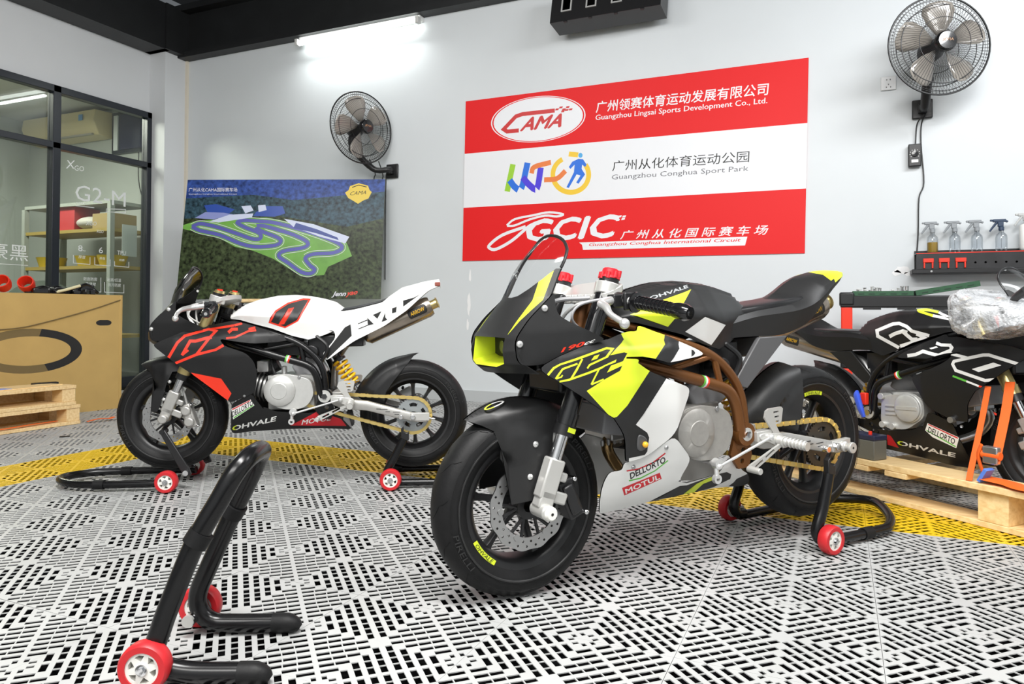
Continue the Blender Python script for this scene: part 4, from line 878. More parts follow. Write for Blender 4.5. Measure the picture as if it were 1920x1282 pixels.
        f.tube([(.655,e*.127,.545),(.49,e*.124,.570)],.009,10); f.tube([(.468,e*.128,.482),(.484,e*.124,.562)],.010,10)
        f.lathe([(.014,-.014),(.033,-.014),(.035,.0),(.033,.016),(.014,.016)],(.383,e*.122,.336),(0,1,0),28,0,closed=True)
        f.plate([(.41,.33),(.355,.33),(.345,.27),(.36,.235),(.40,.235),(.43,.28)],[[(.378+.010*math.cos(t),.285+.010*math.sin(t)) for t in np.linspace(0,2*PI,12)[:-1]],[(.385+.008*math.cos(t),.256+.008*math.sin(t)) for t in np.linspace(0,2*PI,12)[:-1]]],lambda p,q,t,e=e:(p,e*.112+t,q),-.005,.005)
    f.cyl((.87,0,.60),(.825,0,.735),.03,20); f.cyl((.383,-.12,.336),(.383,.12,.336),.014,16); f.cyl((.49,-.12,.57),(.49,.12,.57),.011,12)
    fr=plabel(f.build('frame',M[fcol],root,xf),'bronze tube frame' if A else 'black tube frame')
    for e in (1,-1):
        pb=MB(); pb.cyl((.383,e*.118,.336),(.383,e*.140,.336),.019 if A else .027,22,0); pb.cyl((.383,e*.140,.336),(.383,e*.146,.336),.010 if A else .013,6,1)
        pb.build('pivot_bolt',[M['satin_white'],M['chrome']],fr,xf)
        fl=MB(); d0=Vector((.545,e*.131,.5053)); dr=Vector((-.95,0,-.31)) 
        for i,mi in enumerate((0,1,2)): fl.cyl(d0+dr*.0065*i,d0+dr*.0065*(i+1),.0171,14,mi)
        plabel(fl.build('flag_sticker',[M['green'],M['white'],M['red']],fr,xf),'small Italian tricolour sticker')
    # engine
    g=MB(); g.box((.535,0,.355),(.20,.17,.15),0); g.cyl((.62,0,.365),(.74,0,.395),.055,28,0)
    for i in range(7):
        p=Vector((.635+.016*i,0,.369+.004*i)); g.cyl(p,p+Vector((.006,0,.0015)),.068,28,1)
    eng=plabel(g.build('engine',[cs,M['black']],root,xf,bev=.01),'single cylinder engine')
    h=MB(); h.box((.790,0,.418),(.10,.165,.075),0,Matrix.Rotation(-.2,3,'Y')); h.box((.77,.0,.378),(.07,.13,.03),1)
    for i in range(5): h.cyl((.75+.02*i,.055,.372),(.75+.02*i,.055,.352),.005,8,1)
    plabel(h.build('cylinder_head',[M['grayp'],M['steel']],eng,xf,bev=.014),'grey cylinder head')
    c=MB(); cl=[(.612,.435),(.545,.438),(.49,.427),(.440,.408),(.428,.345),(.458,.296),(.50,.282),(.56,.285),(.60,.30),(.63,.36)]
    c.prism(chaikin(cl),lambda p,q,t:(p,t,q),.085,.132,0)
    c.lathe([(.001,.036),(.034,.036),(.035,.034),(.036,.034),(.058,.030),(.066,.024),(.069,.014),(.069,-.03)],(.574,.116,.366),(0,1,0),56,0)
    c.cyl((.49,.13,.422),(.49,.136,.422),.007,10,1)
    plabel(c.build('engine_cover',[cs,M['steel']],eng,xf,ang=30,bev=.004),'round silver left engine cover')
    rc_=MB(); rc_.prism(chaikin([(.60,.43),(.45,.412),(.440,.30),(.47,.272),(.56,.275),(.64,.33),(.64,.40)]),lambda p,q,t:(p,t,q),-.135,-.085,0)
    rc_.lathe([(.001,-.030),(.050,-.030),(.056,-.027),(.058,-.020),(.060,-.020),(.064,-.015),(.064,.03)],(.574,-.122,.366),(0,1,0),56,0); rc_.box((.574,-.153,.366),(.095,.003,.016),0)
    for q in ((.455,.41),(.455,.29),(.50,.285)): rc_.cyl((q[0],-.09,q[1]),(q[0],-.150,q[1]),.014,14,0)
    for i in range(3): rc_.box((.492,-.137,.335+.018*i),(.05,.006,.007),0)
    plabel(rc_.build('clutch_cover',[cs],eng,xf,ang=30,bev=.004),'round silver clutch cover')
    gs=MB(); gs.cyl((.515,.10,.275),(.515,.150,.275),.008,12); gs.tube([(.515,.150,.275),(.520,.152,.262),(.522,.154,.236)],.007,10); gs.lathe([(.006,-.006),(.013,-.006),(.013,.006),(.006,.006)],(.522,.154,.234),(0,1,0),16,0,closed=True); gs.lathe([(.003,-.01),(.015,-.01),(.015,.008),(.003,.008)],(.515,.152,.275),(0,1,0),16,0)
    gs.build('gear_shaft_arm',M['alu'],eng,xf)
    # misc dark guts under the tank: airbox, battery tray, carburettor, coil
    gu=MB(); gu.box((.56,0,.56),(.16,.13,.09),0); gu.box((.40,0,.55),(.12,.15,.10),0); gu.box((.30,0,.575),(.16,.10,.06),0); gu.cyl((.60,.02,.48),(.66,.02,.45),.032,20,0); gu.box((.66,.03,.47),(.05,.07,.05),1); gu.cyl((.44,.06,.53),(.44,.115,.53),.030,20,0); gu.tube([(.42,.10,.60),(.37,.11,.55),(.40,.10,.48)],.008,8,sm=5); gu.tube([(.62,.09,.50),(.60,.10,.44),(.58,.09,.42)],.007,8,sm=5); gu.cyl((.565,.07,.43),(.565,.07,.47),.012,12,1)
    plabel(gu.build('airbox',[M['black'],M['alu']],root,xf,bev=.006),'black airbox and carburettor')
    pl=MB().box((.455,.045,.455),(.13,.05,.10),0,Matrix.Rotation(.5,3,'Y')); pl.build('catch_tank',M['grayp'],root,xf,bev=.008)
    # exhaust
    ex=MB().tube([(.785,.03,.372),(.800,.035,.345),(.790,.04,.312),(.745,.03,.262),(.66,-.03,.225),(.54,-.07,.215),(.44,-.085,.235),(.38,-.09,.32),(.36,-.07,.46),(.30,-.05,.56),(.22,-.035,.592)],.0165,14,sm=5)
    xo=plabel(ex.build('exhaust_pipe',M['header'] if A else M['steel'],root,xf),'exhaust header pipe')
    t0,t1=(Vector((.215,-.03,.585)),Vector((-.165,-.03,.682))) if not B else (Vector((.225,-.02,.590)),Vector((-.085,-.02,.722)))
    dx=(t1-t0); n=dx.normalized(); si=MB(); u_=Vector((0,1,0)); v_=n.cross(u_)
    S=[]
    for (t,sc) in ((0,.62),(.06,1),(.95,1),(1.0,.88)):
        S.append([t0+dx*t+u_*math.cos(k)*.040*sc+v_*(math.sin(k)*.048*sc) for k in np.linspace(0,2*PI,29)[:-1]])
    si.loft(S,0,True,True); si.cyl(t1,t1+n*.035,.022,20,1); si.lathe([(.022,0),(.028,.003),(.022,.008)],t1+n*.028,n,20,1)
    sil=plabel(si.build('silencer',[M['titan'],M['gold']],xo,xf),'oval titanium silencer')
    for e in (1,-1):
        s=MB(); m0=t0+dx*.80+u_*e*.0408; V=[]
        w2,h2=.046,.021
        # badge wraps the silencer side
        def bd(x,z,k): 
            yy=.040*math.sqrt(max(0,1-(z/.048)**2)); return t0+dx*.80+n*(-x*e if False else x)+v_*z*(1 if v_.z>0 else -1)+u_*e*(yy+.0006+k)
        o=[(w2*math.cos(a)*(1 if abs(math.cos(a))<.8 else 1),h2*math.sin(a)) for a in np.linspace(0,2*PI,25)[:-1]]
        o=[(max(-w2+.01,min(w2-.01,x*1.3)),y) for x,y in o]
        rows=np.linspace(-1,1,7); vs=[];fs=[]
        for i,rr in enumerate(rows):
            hx=w2-.008*(abs(rr)**3); vs+= [bd(-hx,h2*rr,0),bd(hx,h2*rr,0)]
        s.add(vs,[(2*i,2*i+1,2*i+3,2*i+2) for i in range(6)],0)
        Vt,Ft=text_mesh('ARROW',.15); s.add([bd((x-.5)*.070 if e>0 else (.5-x)*.070,(y-.5)*.018,.0007) for x,y in Vt],list(Ft),1)
        plabel(s.build('badge',[M['ink'],M['spring']],sil,xf,smooth=False),'black badge with yellow lettering')
    # forks, clamps, bars
    for e in (1,-1): fork(root,e,fk,xf,(fx,fz),A)
    tc=MB(); tcm=M['satin_white']; 
    tc.prism(chaikin([(.86,-.145),(.875,-.06),(.88,.06),(.86,.145),(.80,.145),(.775,.05),(.775,-.05),(.80,-.145)]),lambda p,q,t:(p,q,t+(.85-p)*.35),.745,.765,0)
    if A:
        for i in range(7): tc.box((.875,-.09+.03*i,.748),(.03,.008,.024),0)
    for e in (1,-1): tc.cyl((.838,e*.112,.755),(.828,e*.112,.785),.033,24,0)
    to=plabel(tc.build('top_clamp',tcm,root,xf,bev=.003),'silver top clamp')
    for e in (1,-1):
        kn=MB(); kn.cyl((.828,e*.112,.785),(.8245,e*.112,.797),.026,24,1)
        if A:
            kn.lathe([(.001,.026),(.018,.026),(.021,.023),(.022,.008),(.027,.006),(.028,0),(.001,0)],(.824,e*.112,.797),(-.26,0,.96),24,0)
            for k in range(8):
                a=2*PI*k/8; kn.cyl((.824+.024*math.cos(a),e*.112+.024*math.sin(a),.799),(.819+.024*math.cos(a),e*.112+.024*math.sin(a),.815),.006,10,0)
        else: kn.cyl((.824,e*.112,.797),(.821,e*.112,.808),.021,24,2); kn.cyl((.821,e*.112,.808),(.820,e*.112,.814),.012,6,0)
        plabel(kn.build('fork_cap',[M['darkred'] if A else M['red'],M['black'],M['gold']],to,xf),'red knobbed fork cap' if A else 'fork cap')
    lc=MB(); lc.box((.885,0,.60),(.08,.26,.03),0); lc.build('lower_clamp',M['black'],root,xf,bev=.006)
    for e in (1,-1):
        a=Vector((.842,e*.115,.752)); b=Vector((.800,e*.372,.708)) if not (Cc and e<0) else Vector((.905,-.285,.715)); d=b-a
        hb=MB(); hb.cyl(a-d*.05,b-d*.02,.011,16,0); hb.cyl(a-d*.06,a+d*.04,.020,18,0)
        ho=plabel(hb.build('handlebar',M['alu'] if A else M['black'],root,xf),'clip-on handlebar')
        gp=MB(); gp.cyl(a+d*.40,a+d*.86,.0165,20,0); gp.lathe([(.016,0),(.026,.002),(.026,.007),(.016,.010)],a+d*.385,d,22,0)
        for i in range(9): q=a+d*(.44+.045*i); gp.lathe([(.0165,0),(.0178,.002),(.0178,.005),(.0165,.007)],q,d+Vector((.06,0,.08)),20,0)
        gp.build('grip',M['gloss_black'],ho,xf)
        be=MB(); be.lathe([(.001,0),(.018,0),(.020,.012),(.020,.032),(.015,.045),(.001,.045)],a+d*.86,d,20,0); be.cyl(a+d*.86+d.normalized()*.045,a+d*.86+d.normalized()*.047,.007,8,1); be.build('bar_end',[M['gloss_black'],M['chrome']],ho,xf)
        pk=MB(); pk.box(a+d*.22+Vector((.012,0,-.002)),(.046,.03,.034),0); pk.cyl(a+d*.15,a+d*.27,.018,18,0); pk.box(a+d*.31,(.03,.012,.045),0); pk.build('lever_perch',M['black'],ho,xf,bev=.004)
        lv=MB(); lv.tube([a+d*.22+Vector((.03,0,0)),(.915,e*.20,.735),(.935,e*.245,.728),(.945,e*.275,.712),(.938,e*.315,.692)],[.011,.012,.010,.0075,.0075],12,sm=5); lv.sphere((.938,e*.316,.691),.0125,10)
        plabel(lv.build('lever',M['alu'],ho,xf),'polished alloy lever')
    hs=MB(); hs.tube([(.90,.13,.742),(.93,.10,.73),(.95,.07,.69),(.935,.09,.62),(.94,.11,.55),(1.0,.095,.42),(.985,.088,.33),(.975,.085,.285)],.0045,8,sm=6); hs.build('brake_hose',M['hose'],root)
    h2=MB(); h2.tube([(.88,.10,.75),(.96,.06,.745),(.98,.04,.70),(.93,.05,.63)],.006,8,sm=6); h2.tube([(.86,.17,.75),(.93,.13,.735),(.95,.12,.70),(.90,.10,.66)],.0035,8,sm=6); h2.build('control_cables',M['grayp'] if not B else M['white'],root,xf)
    ds=MB().box((.93,-.01,.735),(.02,.10,.06),0,Matrix.Rotation(-.5,3,'Y')); ds.build('dash_display',M['black'],root,xf,bev=.006)
    # front caliper
    ca=MB(); S=Vector((fx-.098,.082,fz+.01)); ca.box(S,(.045,.046,.105),0,Matrix.Rotation(.35,3,'Y')); ca.box(S+Vector((0,.026,0)),(.030,.012,.08),0,Matrix.Rotation(.35,3,'Y'))
    for dz in (-.04,.05): ca.cyl(S+Vector((-.022+dz*.35,.0,dz)),S+Vector((-.03+dz*.35,.03,dz)),.007,10,1)
    if not A:
        for dz in (-.024,.024): ca.cyl(S+Vector((dz*.3,.02,dz)),S+Vector((dz*.3,.040,dz)),.021,20,0)
    plabel(ca.build('brake_caliper',[M['black'] if A else M['silver'],M['chrome']],root,bev=.006),'front brake caliper')
    rcp=MB(); rcp.box((.045,-.078,rz+.080),(.075,.040,.045),0,Matrix.Rotation(.5,3,'Y')); rcp.cyl((.06,-.078,rz+.098),(.055,-.078,rz+.115),.007,10,1); plabel(rcp.build('rear_brake_caliper',[M['white'],M['black']],root,bev=.008),'white rear brake caliper')
    # front mudguard: one shell, crown rolling down into the side blades
    fmf=f_hug(.268,.226,.072)
    def fyf(x,z):
        X=x-fx; Z=z-fz; r=math.hypot(X,Z); an=math.degrees(math.atan2(Z,X))
        k=itp(an,[50,60,72,88],[.18,.45,.85,1]); y=fmf(X,Z)
        bl=itp(r,[.05,.18,.222],[.018,.012,0])
        return (y+(bl if r<.226 else 0))*(k if Z>.12 else 1)
    arc=lambda a0,a1,n,r: [(fx+math.cos(math.radians(a))*r,fz+math.sin(math.radians(a))*r) for a in np.linspace(a0,a1,n)]
    fo_=arc(58,124,26,.268)+([(fx-.135,fz+.205),(fx-.078,fz+.178),(fx-.078,fz+.160),(fx-.045,fz+.092),(fx+.004,fz+.022),(fx+.066,fz+.022),(fx+.068,fz+.150)] if A else [(fx-.135,fz+.205),(fx-.070,fz+.205),(fx-.020,fz+.200),(fx+.000,fz+.150),(fx+.022,fz+.060),(fx+.036,fz+.028),(fx+.064,fz+.028),(fx+.066,fz+.170)])+[(fx+.085,fz+.198),(fx+.108,fz+.212)]
    gm=MB(); ptsf=[p for p in [(fx+math.cos(math.radians(a))*r,fz+math.sin(math.radians(a))*r) for a in np.arange(57,126,2.6) for r in (.2675,.2665,.2645,.2615,.2575,.2525,.2465,.2395,.232)] if inpoly(p[0],p[1],fo_)]+[p for p in grid_pts(fo_,.016) if math.hypot(p[0]-fx,p[1]-fz)<.226]
    for e in (1,-1): panel('',[body],root,fo_,fyf,side=e,t=.003,pts=ptsf,round_=False,mb=gm,build=False)
    mg=plabel(gm.build('front_mudguard',[body],root),'matte dark front mudguard')
    sc=MB()
    for q in ((1.052,.395),(1.074,.318)): sc.lathe([(.001,.004),(.005,.0035),(.0075,.001),(.0075,-.003)],(q[0],fyf(q[0],q[1]+front_dz)+.001,q[1]+front_dz),(0,1,0),14)
    sc.build('mudguard_screw',M['alu'],mg)
    if A:
        lg=[]
        for t in np.linspace(0,2*PI,25): lg.append((math.cos(t)*.026,math.sin(t)*.011))
        s=MB(); A_,B_=stroke2(lg,.005); vs=[]
        for L_ in (A_,B_):
            for x,y in L_:
                al=math.radians(74)+x/.27; yy=.012+y*1.2+.018; rr=.2705-.004*(yy/.06)**2; vs.append((fx-.004+math.cos(al)*rr,yy,fz+math.sin(al)*rr))
        nn=len(lg); s.add(vs,[(i,i+1,nn+i+1,nn+i) for i in range(nn-1)],[0 if 6<i<18 else 1 for i in range(nn-1)]); plabel(s.build('mudguard_logo',[M['yellow'],M['white']],mg),'yellow and white ring logo')
    # rear hugger
    if A: ro=lambda a: itp(a,[18,30,50,72],[.335,.315,.292,.278]); a1=72; sk=[(.066,.245),(.082,.155),(.112,.050),(.19,.052),(.235,.072)]; wk=lambda a: itp(a,[18,30,72],[.8,1,1])
    else: ro=lambda a: itp(a,[16,40,80,94],[.285,.275,.268,.276]); a1=94; sk=[(.004,.262),(.034,.222),(.088,.155),(.122,.105),(.129,.053),(.233,.069)]; wk=lambda a: itp(a,[16,30,70,85,94],[.8,1,.95,.6,.25])
    def fyh(x,z):
        Z=z-rz; r=math.hypot(x,Z); an=math.degrees(math.atan2(Z,x)); R_o=ro(an); ri=.222; k=min(1,max(0,(r-ri)/(R_o-ri))); y=.080*math.sqrt(max(0,1-k*k))*wk(an)
        if A and r<.222: y+=.014*itp(r,[.12,.20,.222],[1,.5,0])-.012*math.exp(-((an-36)/9)**2)*itp(r,[.13,.22],[0,1])
        elif r<.222: y+=.010*itp(r,[.12,.20,.222],[1,.6,0])
        return y
    hro=[(math.cos(math.radians(a))*ro(a),rz+math.sin(math.radians(a))*ro(a)) for a in np.linspace(18,a1,24)]+[(x,z+rz) for x,z in sk]
    ptsh=[]
    for a in np.arange(17,a1,2.6):
        R_o=ro(a)
        for k in (.995,.985,.965,.93,.88,.80,.70,.58,.44,.28,.10): ptsh.append((math.cos(math.radians(a))*(.222+k*(R_o-.222)),rz+math.sin(math.radians(a))*(.222+k*(R_o-.222))))
    ptsh=[p for p in ptsh if inpoly(p[0],p[1],hro)]+[p for p in grid_pts(hro,.014) if math.hypot(p[0],p[1]-rz)<.222]
    hg=MB()
    for e in (1,-1): panel('',[body],root,hro,fyh,side=e,t=.003,pts=ptsh,round_=False,mb=hg,build=False)
    plabel(hg.build('rear_hugger',[body],root),'matte dark rear hugger')
    # footrests
    for e in (1,-1):
        fh=MB(); m3=lambda p,q,t: (p,e*(.150+t),q)
        hp=chaikin([(.250,.312),(.262,.345),(.282,.368),(.300,.392),(.292,.398),(.243,.398),(.238,.392),(.246,.358),(.252,.352),(.262,.350),(.238,.318)],1) if False else [(.262,.318),(.282,.352),(.306,.385),(.300,.404),(.288,.410),(.236,.410),(.230,.404),(.238,.368),(.246,.362),(.262,.362),(.240,.322)]
        hp=[(x+.02,z-.008) for x,z in hp]
        hol=[[(x,z) for x,z in ((.268+.0-.0,.392-.014*k+.0),(.262+.022+.006-.004*k,.392-.014*k),(.262+.022+.006-.004*k,.387-.014*k),(.268,.387-.014*k))] for k in range(3)]
        fh.plate(hp,hol,m3,-.003,.003); fh.prism(chaikin([(.345,.335),(.30,.330),(.255,.325),(.252,.295),(.275,.285),(.31,.305),(.35,.318)]),m3,-.008,.004); fh.box((.325,e*.135,.325),(.06,.03,.03),0)
        fo=plabel(fh.build('footrest_hanger',M['satin_white'],root,xf,bev=.0015),'silver rear-set footrest plate')
        pg=MB(); pg.cyl((.272,e*.15,.306),(.262,e*.245,.300),.0125,18)
        for i in range(6): pg.lathe([(.0125,0),(.0145,.003),(.0125,.006)],(.270-.0015*i,e*(.178+.011*i),.3045-.0006*i),(-.1,e,0),18)
        pg.build('footpeg',M['satin_white'],fo,xf)
        sl=MB(); sl.plate([(.285,.300),(.265,.318),(.262,.300),(.402,.234),(.412,.243),(.408,.256)],[[(.31,.283),(.345,.266),(.349,.272),(.314,.290)],[(.358,.260),(.388,.246),(.391,.252),(.361,.267)]],lambda p,q,t:(p,e*(.166+t),q),-.004,.004)
        sl.cyl((.407,e*.160,.245),(.407,e*.205,.245),.009,16); sl.lathe([(.003,-.012),(.017,-.012),(.017,.010),(.003,.010)],(.272,e*.166,.304),(0,1,0),18)
        plabel(sl.build('foot_lever',M['satin_white'],fo,xf,bev=.001),'slotted silver foot lever')
        if e>0:
            rd=MB(); rd.cyl((.515,.158,.268),(.31,.160,.322),.0042,10); rd.sphere((.515,.158,.268),.009,8); rd.sphere((.312,.160,.321),.010,8); rd.build('shift_rod',M['alu'],fo,xf)
    # ---------------- bodywork
    if A: sp_,ov=[body,M['ink'],M['yellow'],M['white']],[(2,D['A_yellow']),(3,D['A_white']),(3,D['A_white2']),(1,D['A_duct']),(1,D['A_dee'])]+[((2 if '_y' in k else 0),D[k]) for k in D if k.startswith('A_gp')]
    elif B: sp_,ov=[body,M['ink'],M['red']],[(2,D['B_red'])]+[(2,D[k]) for k in D if k.startswith('B_g') and k[3].isdigit()]
    else: sp_,ov=[body,M['ink'],M['white'],M['green'],M['red']],[(2,D[k]) for k in D if k.startswith('C_w')]+[(3,D['C_fg']),(2,D['C_fw']),(4,D['C_fr'])]
    so_=D['B_side'] if B else D['A_side']
    for e in (1,-1):
        sf=panel('side_fairing',sp_,root,so_,f_side,ov,side=e,xf=xf,t=.005)
        plabel(sf,('matte grey, yellow and white side fairing' if A else 'black side fairing with red number graphic' if B else 'black side fairing with white number outline'))
        if not B:
            if A:
                ts=MB(); ts.prism(chaikin(D['A_lens']),lambda p,q,t:(p,e*(f_side(p,q)+t),q),-.02,.004,0); ts.sphere((.782,e*.176,.370),.008,10,1)
                plabel(ts.build('turn_signal',[M['lens'],M['amber']],sf,xf,bev=.003),'clear turn signal with amber bulb')
            else: 
                kb_=MB(); kb_.cyl((.775,e*.155,.335),(.775,e*.178,.335),.012,16); kb_.build('mount_boss',M['steel'],sf,xf)
        s=MB()
        for q in ([(.700,.360),(.800,.322)] if not B else [(.715,.365)]):
            f0=f_side if False else f_belly
            s.lathe([(.001,.003),(.004,.003),(.006,.001),(.006,-.003)],(q[0],e*(f0(q[0],q[1]-.012)+.002),q[1]-.012),(0,1,0),12)
        s.build('fairing_screw',M['steel'],sf,xf)
    if A:
        bo=D['A_belly']; bm_=[M['white'],M['ink'],M['yellow'],body,M['darkred'],M['green']]
        bo_=[(1,D['A_bblack']),(1,D['A_bblack2']),(3,D['A_bgray']),(2,D['A_byel']),(4,D['A_motul']),(4,D['A_dred']),(5,D['A_dgrn'])]
        txts=lambda e:[otext(0,'MOTUL',*flip3(D['A_motult'],e),bold=.022,shear=.1),otext(1,'DELLORTO',*flip3(D['A_dellt'],e),bold=.03)]
    elif B:
        bo=D['B_belly']; bm_=[body,M['ink'],M['yellow'],M['white'],M['darkred'],M['green'],M['grayp']]
        bo_=[(4,D['B_bred']),(6,D['B_bgray']),(3,D['B_dell'])]+dell(D['B_dell'],4,5)
        txts=lambda e:[otext(3,'MOTUL',*flip3(D['B_motult'],e),bold=.022,shear=.1),otext(1,'DELLORTO',*flip3(D['B_dellt'],e),bold=.02)]+ohv(flip3(D['B_ohvt'],e),2,3)
    else:
        bo=D['B_belly'][:10]+[(.30,.20),(.407,.178),(.49,.172),(.60,.158),(.70,.140),(.80,.138)]; bm_=[body,M['ink'],M['yellow'],M['white'],M['darkred'],M['green']]
        bo_=[(4,D['C_bred']),(3,D['C_dell'])]+dell([D['C_dell'][i] for i in (0,1,2,4)],4,5)
        txts=lambda e:[otext(1,'DELLORTO',*(D['C_dellt'] if e<0 else flip3(D['C_dellt'],-1)),bold=.02)]+ohv((D['C_ohvt'] if e<0 else flip3(D['C_ohvt'],-1)),2,3)
    fb=f_belly_low if Cc else f_belly
    for e in (1,-1):
        plabel(panel('belly_pan',bm_,root,bo,fb,bo_+txts(e),side=e,xf=xf,t=.004),'white belly pan with sponsor lettering' if A else 'black belly pan with sponsor lettering')
    # tank
    tp=[]; 
    for x in np.arange(.275,.82,.0165):
        s_=tank_sec(x); zs=[q[1] for q in s_]
        for i in range(4):
            for k in range(4 if i in (0,1) else 3): tp.append((float(x),zs[i]+(zs[i+1]-zs[i])*(k+.02)/(4 if i in (0,1) else 3)))
    xs=[float(x) for x in np.arange(.27,.8201,.00825)]
    to_=[(x,tank_sec(x)[-1][1]) for x in xs]+[(x,tank_sec(x)[0][1]) for x in xs[::-1]]
    tp=[p for p in tp if inpoly(p[0],p[1],to_)]
    if A: tm,tov=[body,M['yellow'],M['white'],mat('pale_grey_vinyl',(.34,.36,.37),.4)],[(1,D['A_tyel']),(2,D['A_twhite'])]
    elif B: tm,tov=[M['white'],M['red'],M['ink']],[(1,D['B_tred']),(2,D['B_tblk']),(1,D['B_ti'])]
    else: tm,tov=[body,M['white'],M['yellow']],[(1,D[k]) for k in ('C_t0','C_t1','C_t2','C_t3')]+[(2,D['C_oy']),(1,D['C_ow'])]
    tmb=MB()
    for e in (1,-1):
        o2=list(tov)
        if A: o2+=ohv(flip3(D['A_tohv'],e),3,3)[:2]
        panel('',tm,root,to_,f_tank,o2,side=e,pts=tp,round_=False,mb=tmb,build=False,xf=xf,t=.004)
    V2=[xf(v) for v in tmb.v]; 
    tk=tmb.build('fuel_tank',tm,root,xf)
    plabel(tk,'matte grey fuel tank with yellow stripe' if A else 'white fuel tank with red and black graphic' if B else 'matte black fuel tank with white outlines')
    # tail and seat
    if not B:
        H=[(.40,.668,[(.05,.668),(.095,.664),(.104,.65),(.098,.612)],.61),(.30,.676,[(.05,.677),(.100,.682),(.113,.667),(.106,.610)],.615),(.20,.690,[(.05,.688),(.100,.690),(.116,.672),(.106,.606)],.62),(.12,.718,[(.045,.706),(.098,.695),(.114,.677),(.101,.618)],.632),(.05,.757,[(.048,.735),(.097,.705),(.110,.690),(.096,.640)],.65),(-.02,.783,[(.055,.766),(.092,.738),(.100,.716),(.086,.684)],.69),(-.09,.795,[(.055,.786),(.083,.768),(.088,.755),(.076,.732)],.735),(-.16,.797,[(.042,.792),(.062,.785),(.064,.776),(.055,.764)],.765),(-.188,.792,[(.02,.791),(.03,.789),(.031,.786),(.026,.780)],.78)]
        S=[]
        for x,zt,hf,zb in H: S.append([(x,0,zt)]+[(x,y,z) for y,z in hf]+[(x,0,zb)]+[(x,-y,z) for y,z in hf[::-1]])
        S=[[Vector(p) for p in q] for q in S]; T_=[smooth([q[k] for q in S],4) for k in range(len(S[0]))]; S2=[[T_[k][i] for k in range(len(T_))] for i in range(len(T_[0]))]
        tl=MB().loft(S2,0,True,True); 
        if A:
            for i,f_ in enumerate(tl.f):
                cxx=sum(tl.v[k][0] for k in f_)/len(f_); cz_=sum(tl.v[k][2] for k in f_)/len(f_); cy_=abs(sum(tl.v[k][1] for k in f_)/len(f_))
                if cz_>.762 and cxx<-.078+.25*max(0,cy_-.06): tl.m[i]=1
        tlo=plabel(tl.build('tail_unit',[body,M['yellow']],root,xf,ang=35),'matte grey seat unit with yellow tip' if A else 'matte black seat unit')
        S=[]
        for x,w_,z in ((.372,.03,.672),(.355,.066,.686),(.30,.086,.693),(.20,.088,.702),(.10,.086,.709),(.045,.080,.716),(.030,.06,.718)):
            S.append([(x,y*w_,z+dz) for y,dz in ((-1,-.012),(-1,-.002),(-.9,.003),(-.4,.006),(0,.006),(.4,.006),(.9,.003),(1,-.002),(1,-.012))])
        plabel(MB().loft(S,0,True,True).build('seat_pad',M['black'],tlo,xf,ang=60),'black foam seat pad')
        for e in (1,-1):
            MB().prism([(.290,.606),(.172,.603),(.352,.462),(.392,.474),(.384,.502)],lambda p,q,t:(p,e*(.106+t-.05*(q-.6)*.5),q),-.008,.008).build('seat_strut',mat('grey_strut_plastic',(.085,.085,.088),.4) if A else body,tlo,xf,bev=.003)
    else:
        tm2=[M['white'],M['ink'],M['red']]
        tlm=MB(); Dt=D['B_tail']
        fy=lambda x,z: .092*itp(x,[-.14,-.05,.1,.3,.42],[.22,.45,.80,1.0,.98])-.05*max(0,z-(.69+.0+max(0,.2-x)*.36))
        for e in (1,-1):
            panel('',tm2,root,Dt,fy,[(1,D['B_tblack'])]+[(1,D['B_evo%d'%i]) for i in range(7)],side=e,mb=tlm,build=False,xf=xf,t=.004)
        top=Dt[:7]; S=[]
        for (x,z) in top: S.append([(x,fy(x,z)*k,z+.012*(1-k*k)) for k in (-1,-.7,-.35,0,.35,.7,1)]+[(x,fy(x,z)*k,z-.012) for k in (1,0,-1)])
        tlm.loft(S,0,True,True)
        tlo=plabel(tlm.build('tail_unit',tm2,root,xf,ang=35),'white seat unit with black lettering')
        S=[]
        for (x,z,w_) in ((.335,.700,.05),(.30,.709,.075),(.22,.722,.078),(.14,.740,.072),(.10,.757,.05)): S.append([(x,y*w_,z+dz) for y,dz in ((-1,-.012),(-1,.002),(-.6,.010),(0,.012),(.6,.010),(1,.002),(1,-.012))])
        plabel(MB().loft(S,0,True,True).build('seat_pad',M['black'],tlo,xf,ang=60),'black foam seat pad')
        tr=MB().box((-.118,0,.818),(.025,.06,.018)); plabel(tr.build('tail_tip',mat('brown_red_plastic',(.25,.06,.04),.4),tlo,xf,bev=.003),'red tail tip')
        rd=MB()
        for e in (1,-1): rd.add([Vector((x,e*(fy(x,z)+.001)*.8,z)) for x,z in ((.06,.790),(.02,.806),(-.005,.812),(.03,.797))],[(0,1,2,3)])
        rd.build('tail_sticker',M['red'],tlo,xf,smooth=False)
    # nose
    sm_=M['smoke'] if B else M['clear']
    bo_f=(.03 if B else 0.)
    def nmap(y,z,off=0.):
        x=nose_x(y,min(z,.917))+bo_f*itp(z,[.76,.918],[0,1])-off
        return Vector((x,y,z))
    zl=.828; lowc=[(-.100,zl),(-.083,.803),(-.060,.780),(-.035,.764),(-.012,.760),(.012,.760),(.035,.764),(.060,.780),(.083,.803),(.100,zl)]
    if B: lowc=[(y,z+.004) for y,z in lowc]; zl+=.004
    L_=[(-nose_w(z),z) for z in np.linspace(.572,zl,22)]; R_2=[(nose_w(z),z) for z in np.linspace(.572,zl,22)]
    nout=R_2+lowc[::-1]+L_[::-1]
    arch=[(.108*math.cos(t),.835+.0835*math.sin(t)) for t in np.linspace(-.06,PI+.06,48)]
    sout=lowc+arch
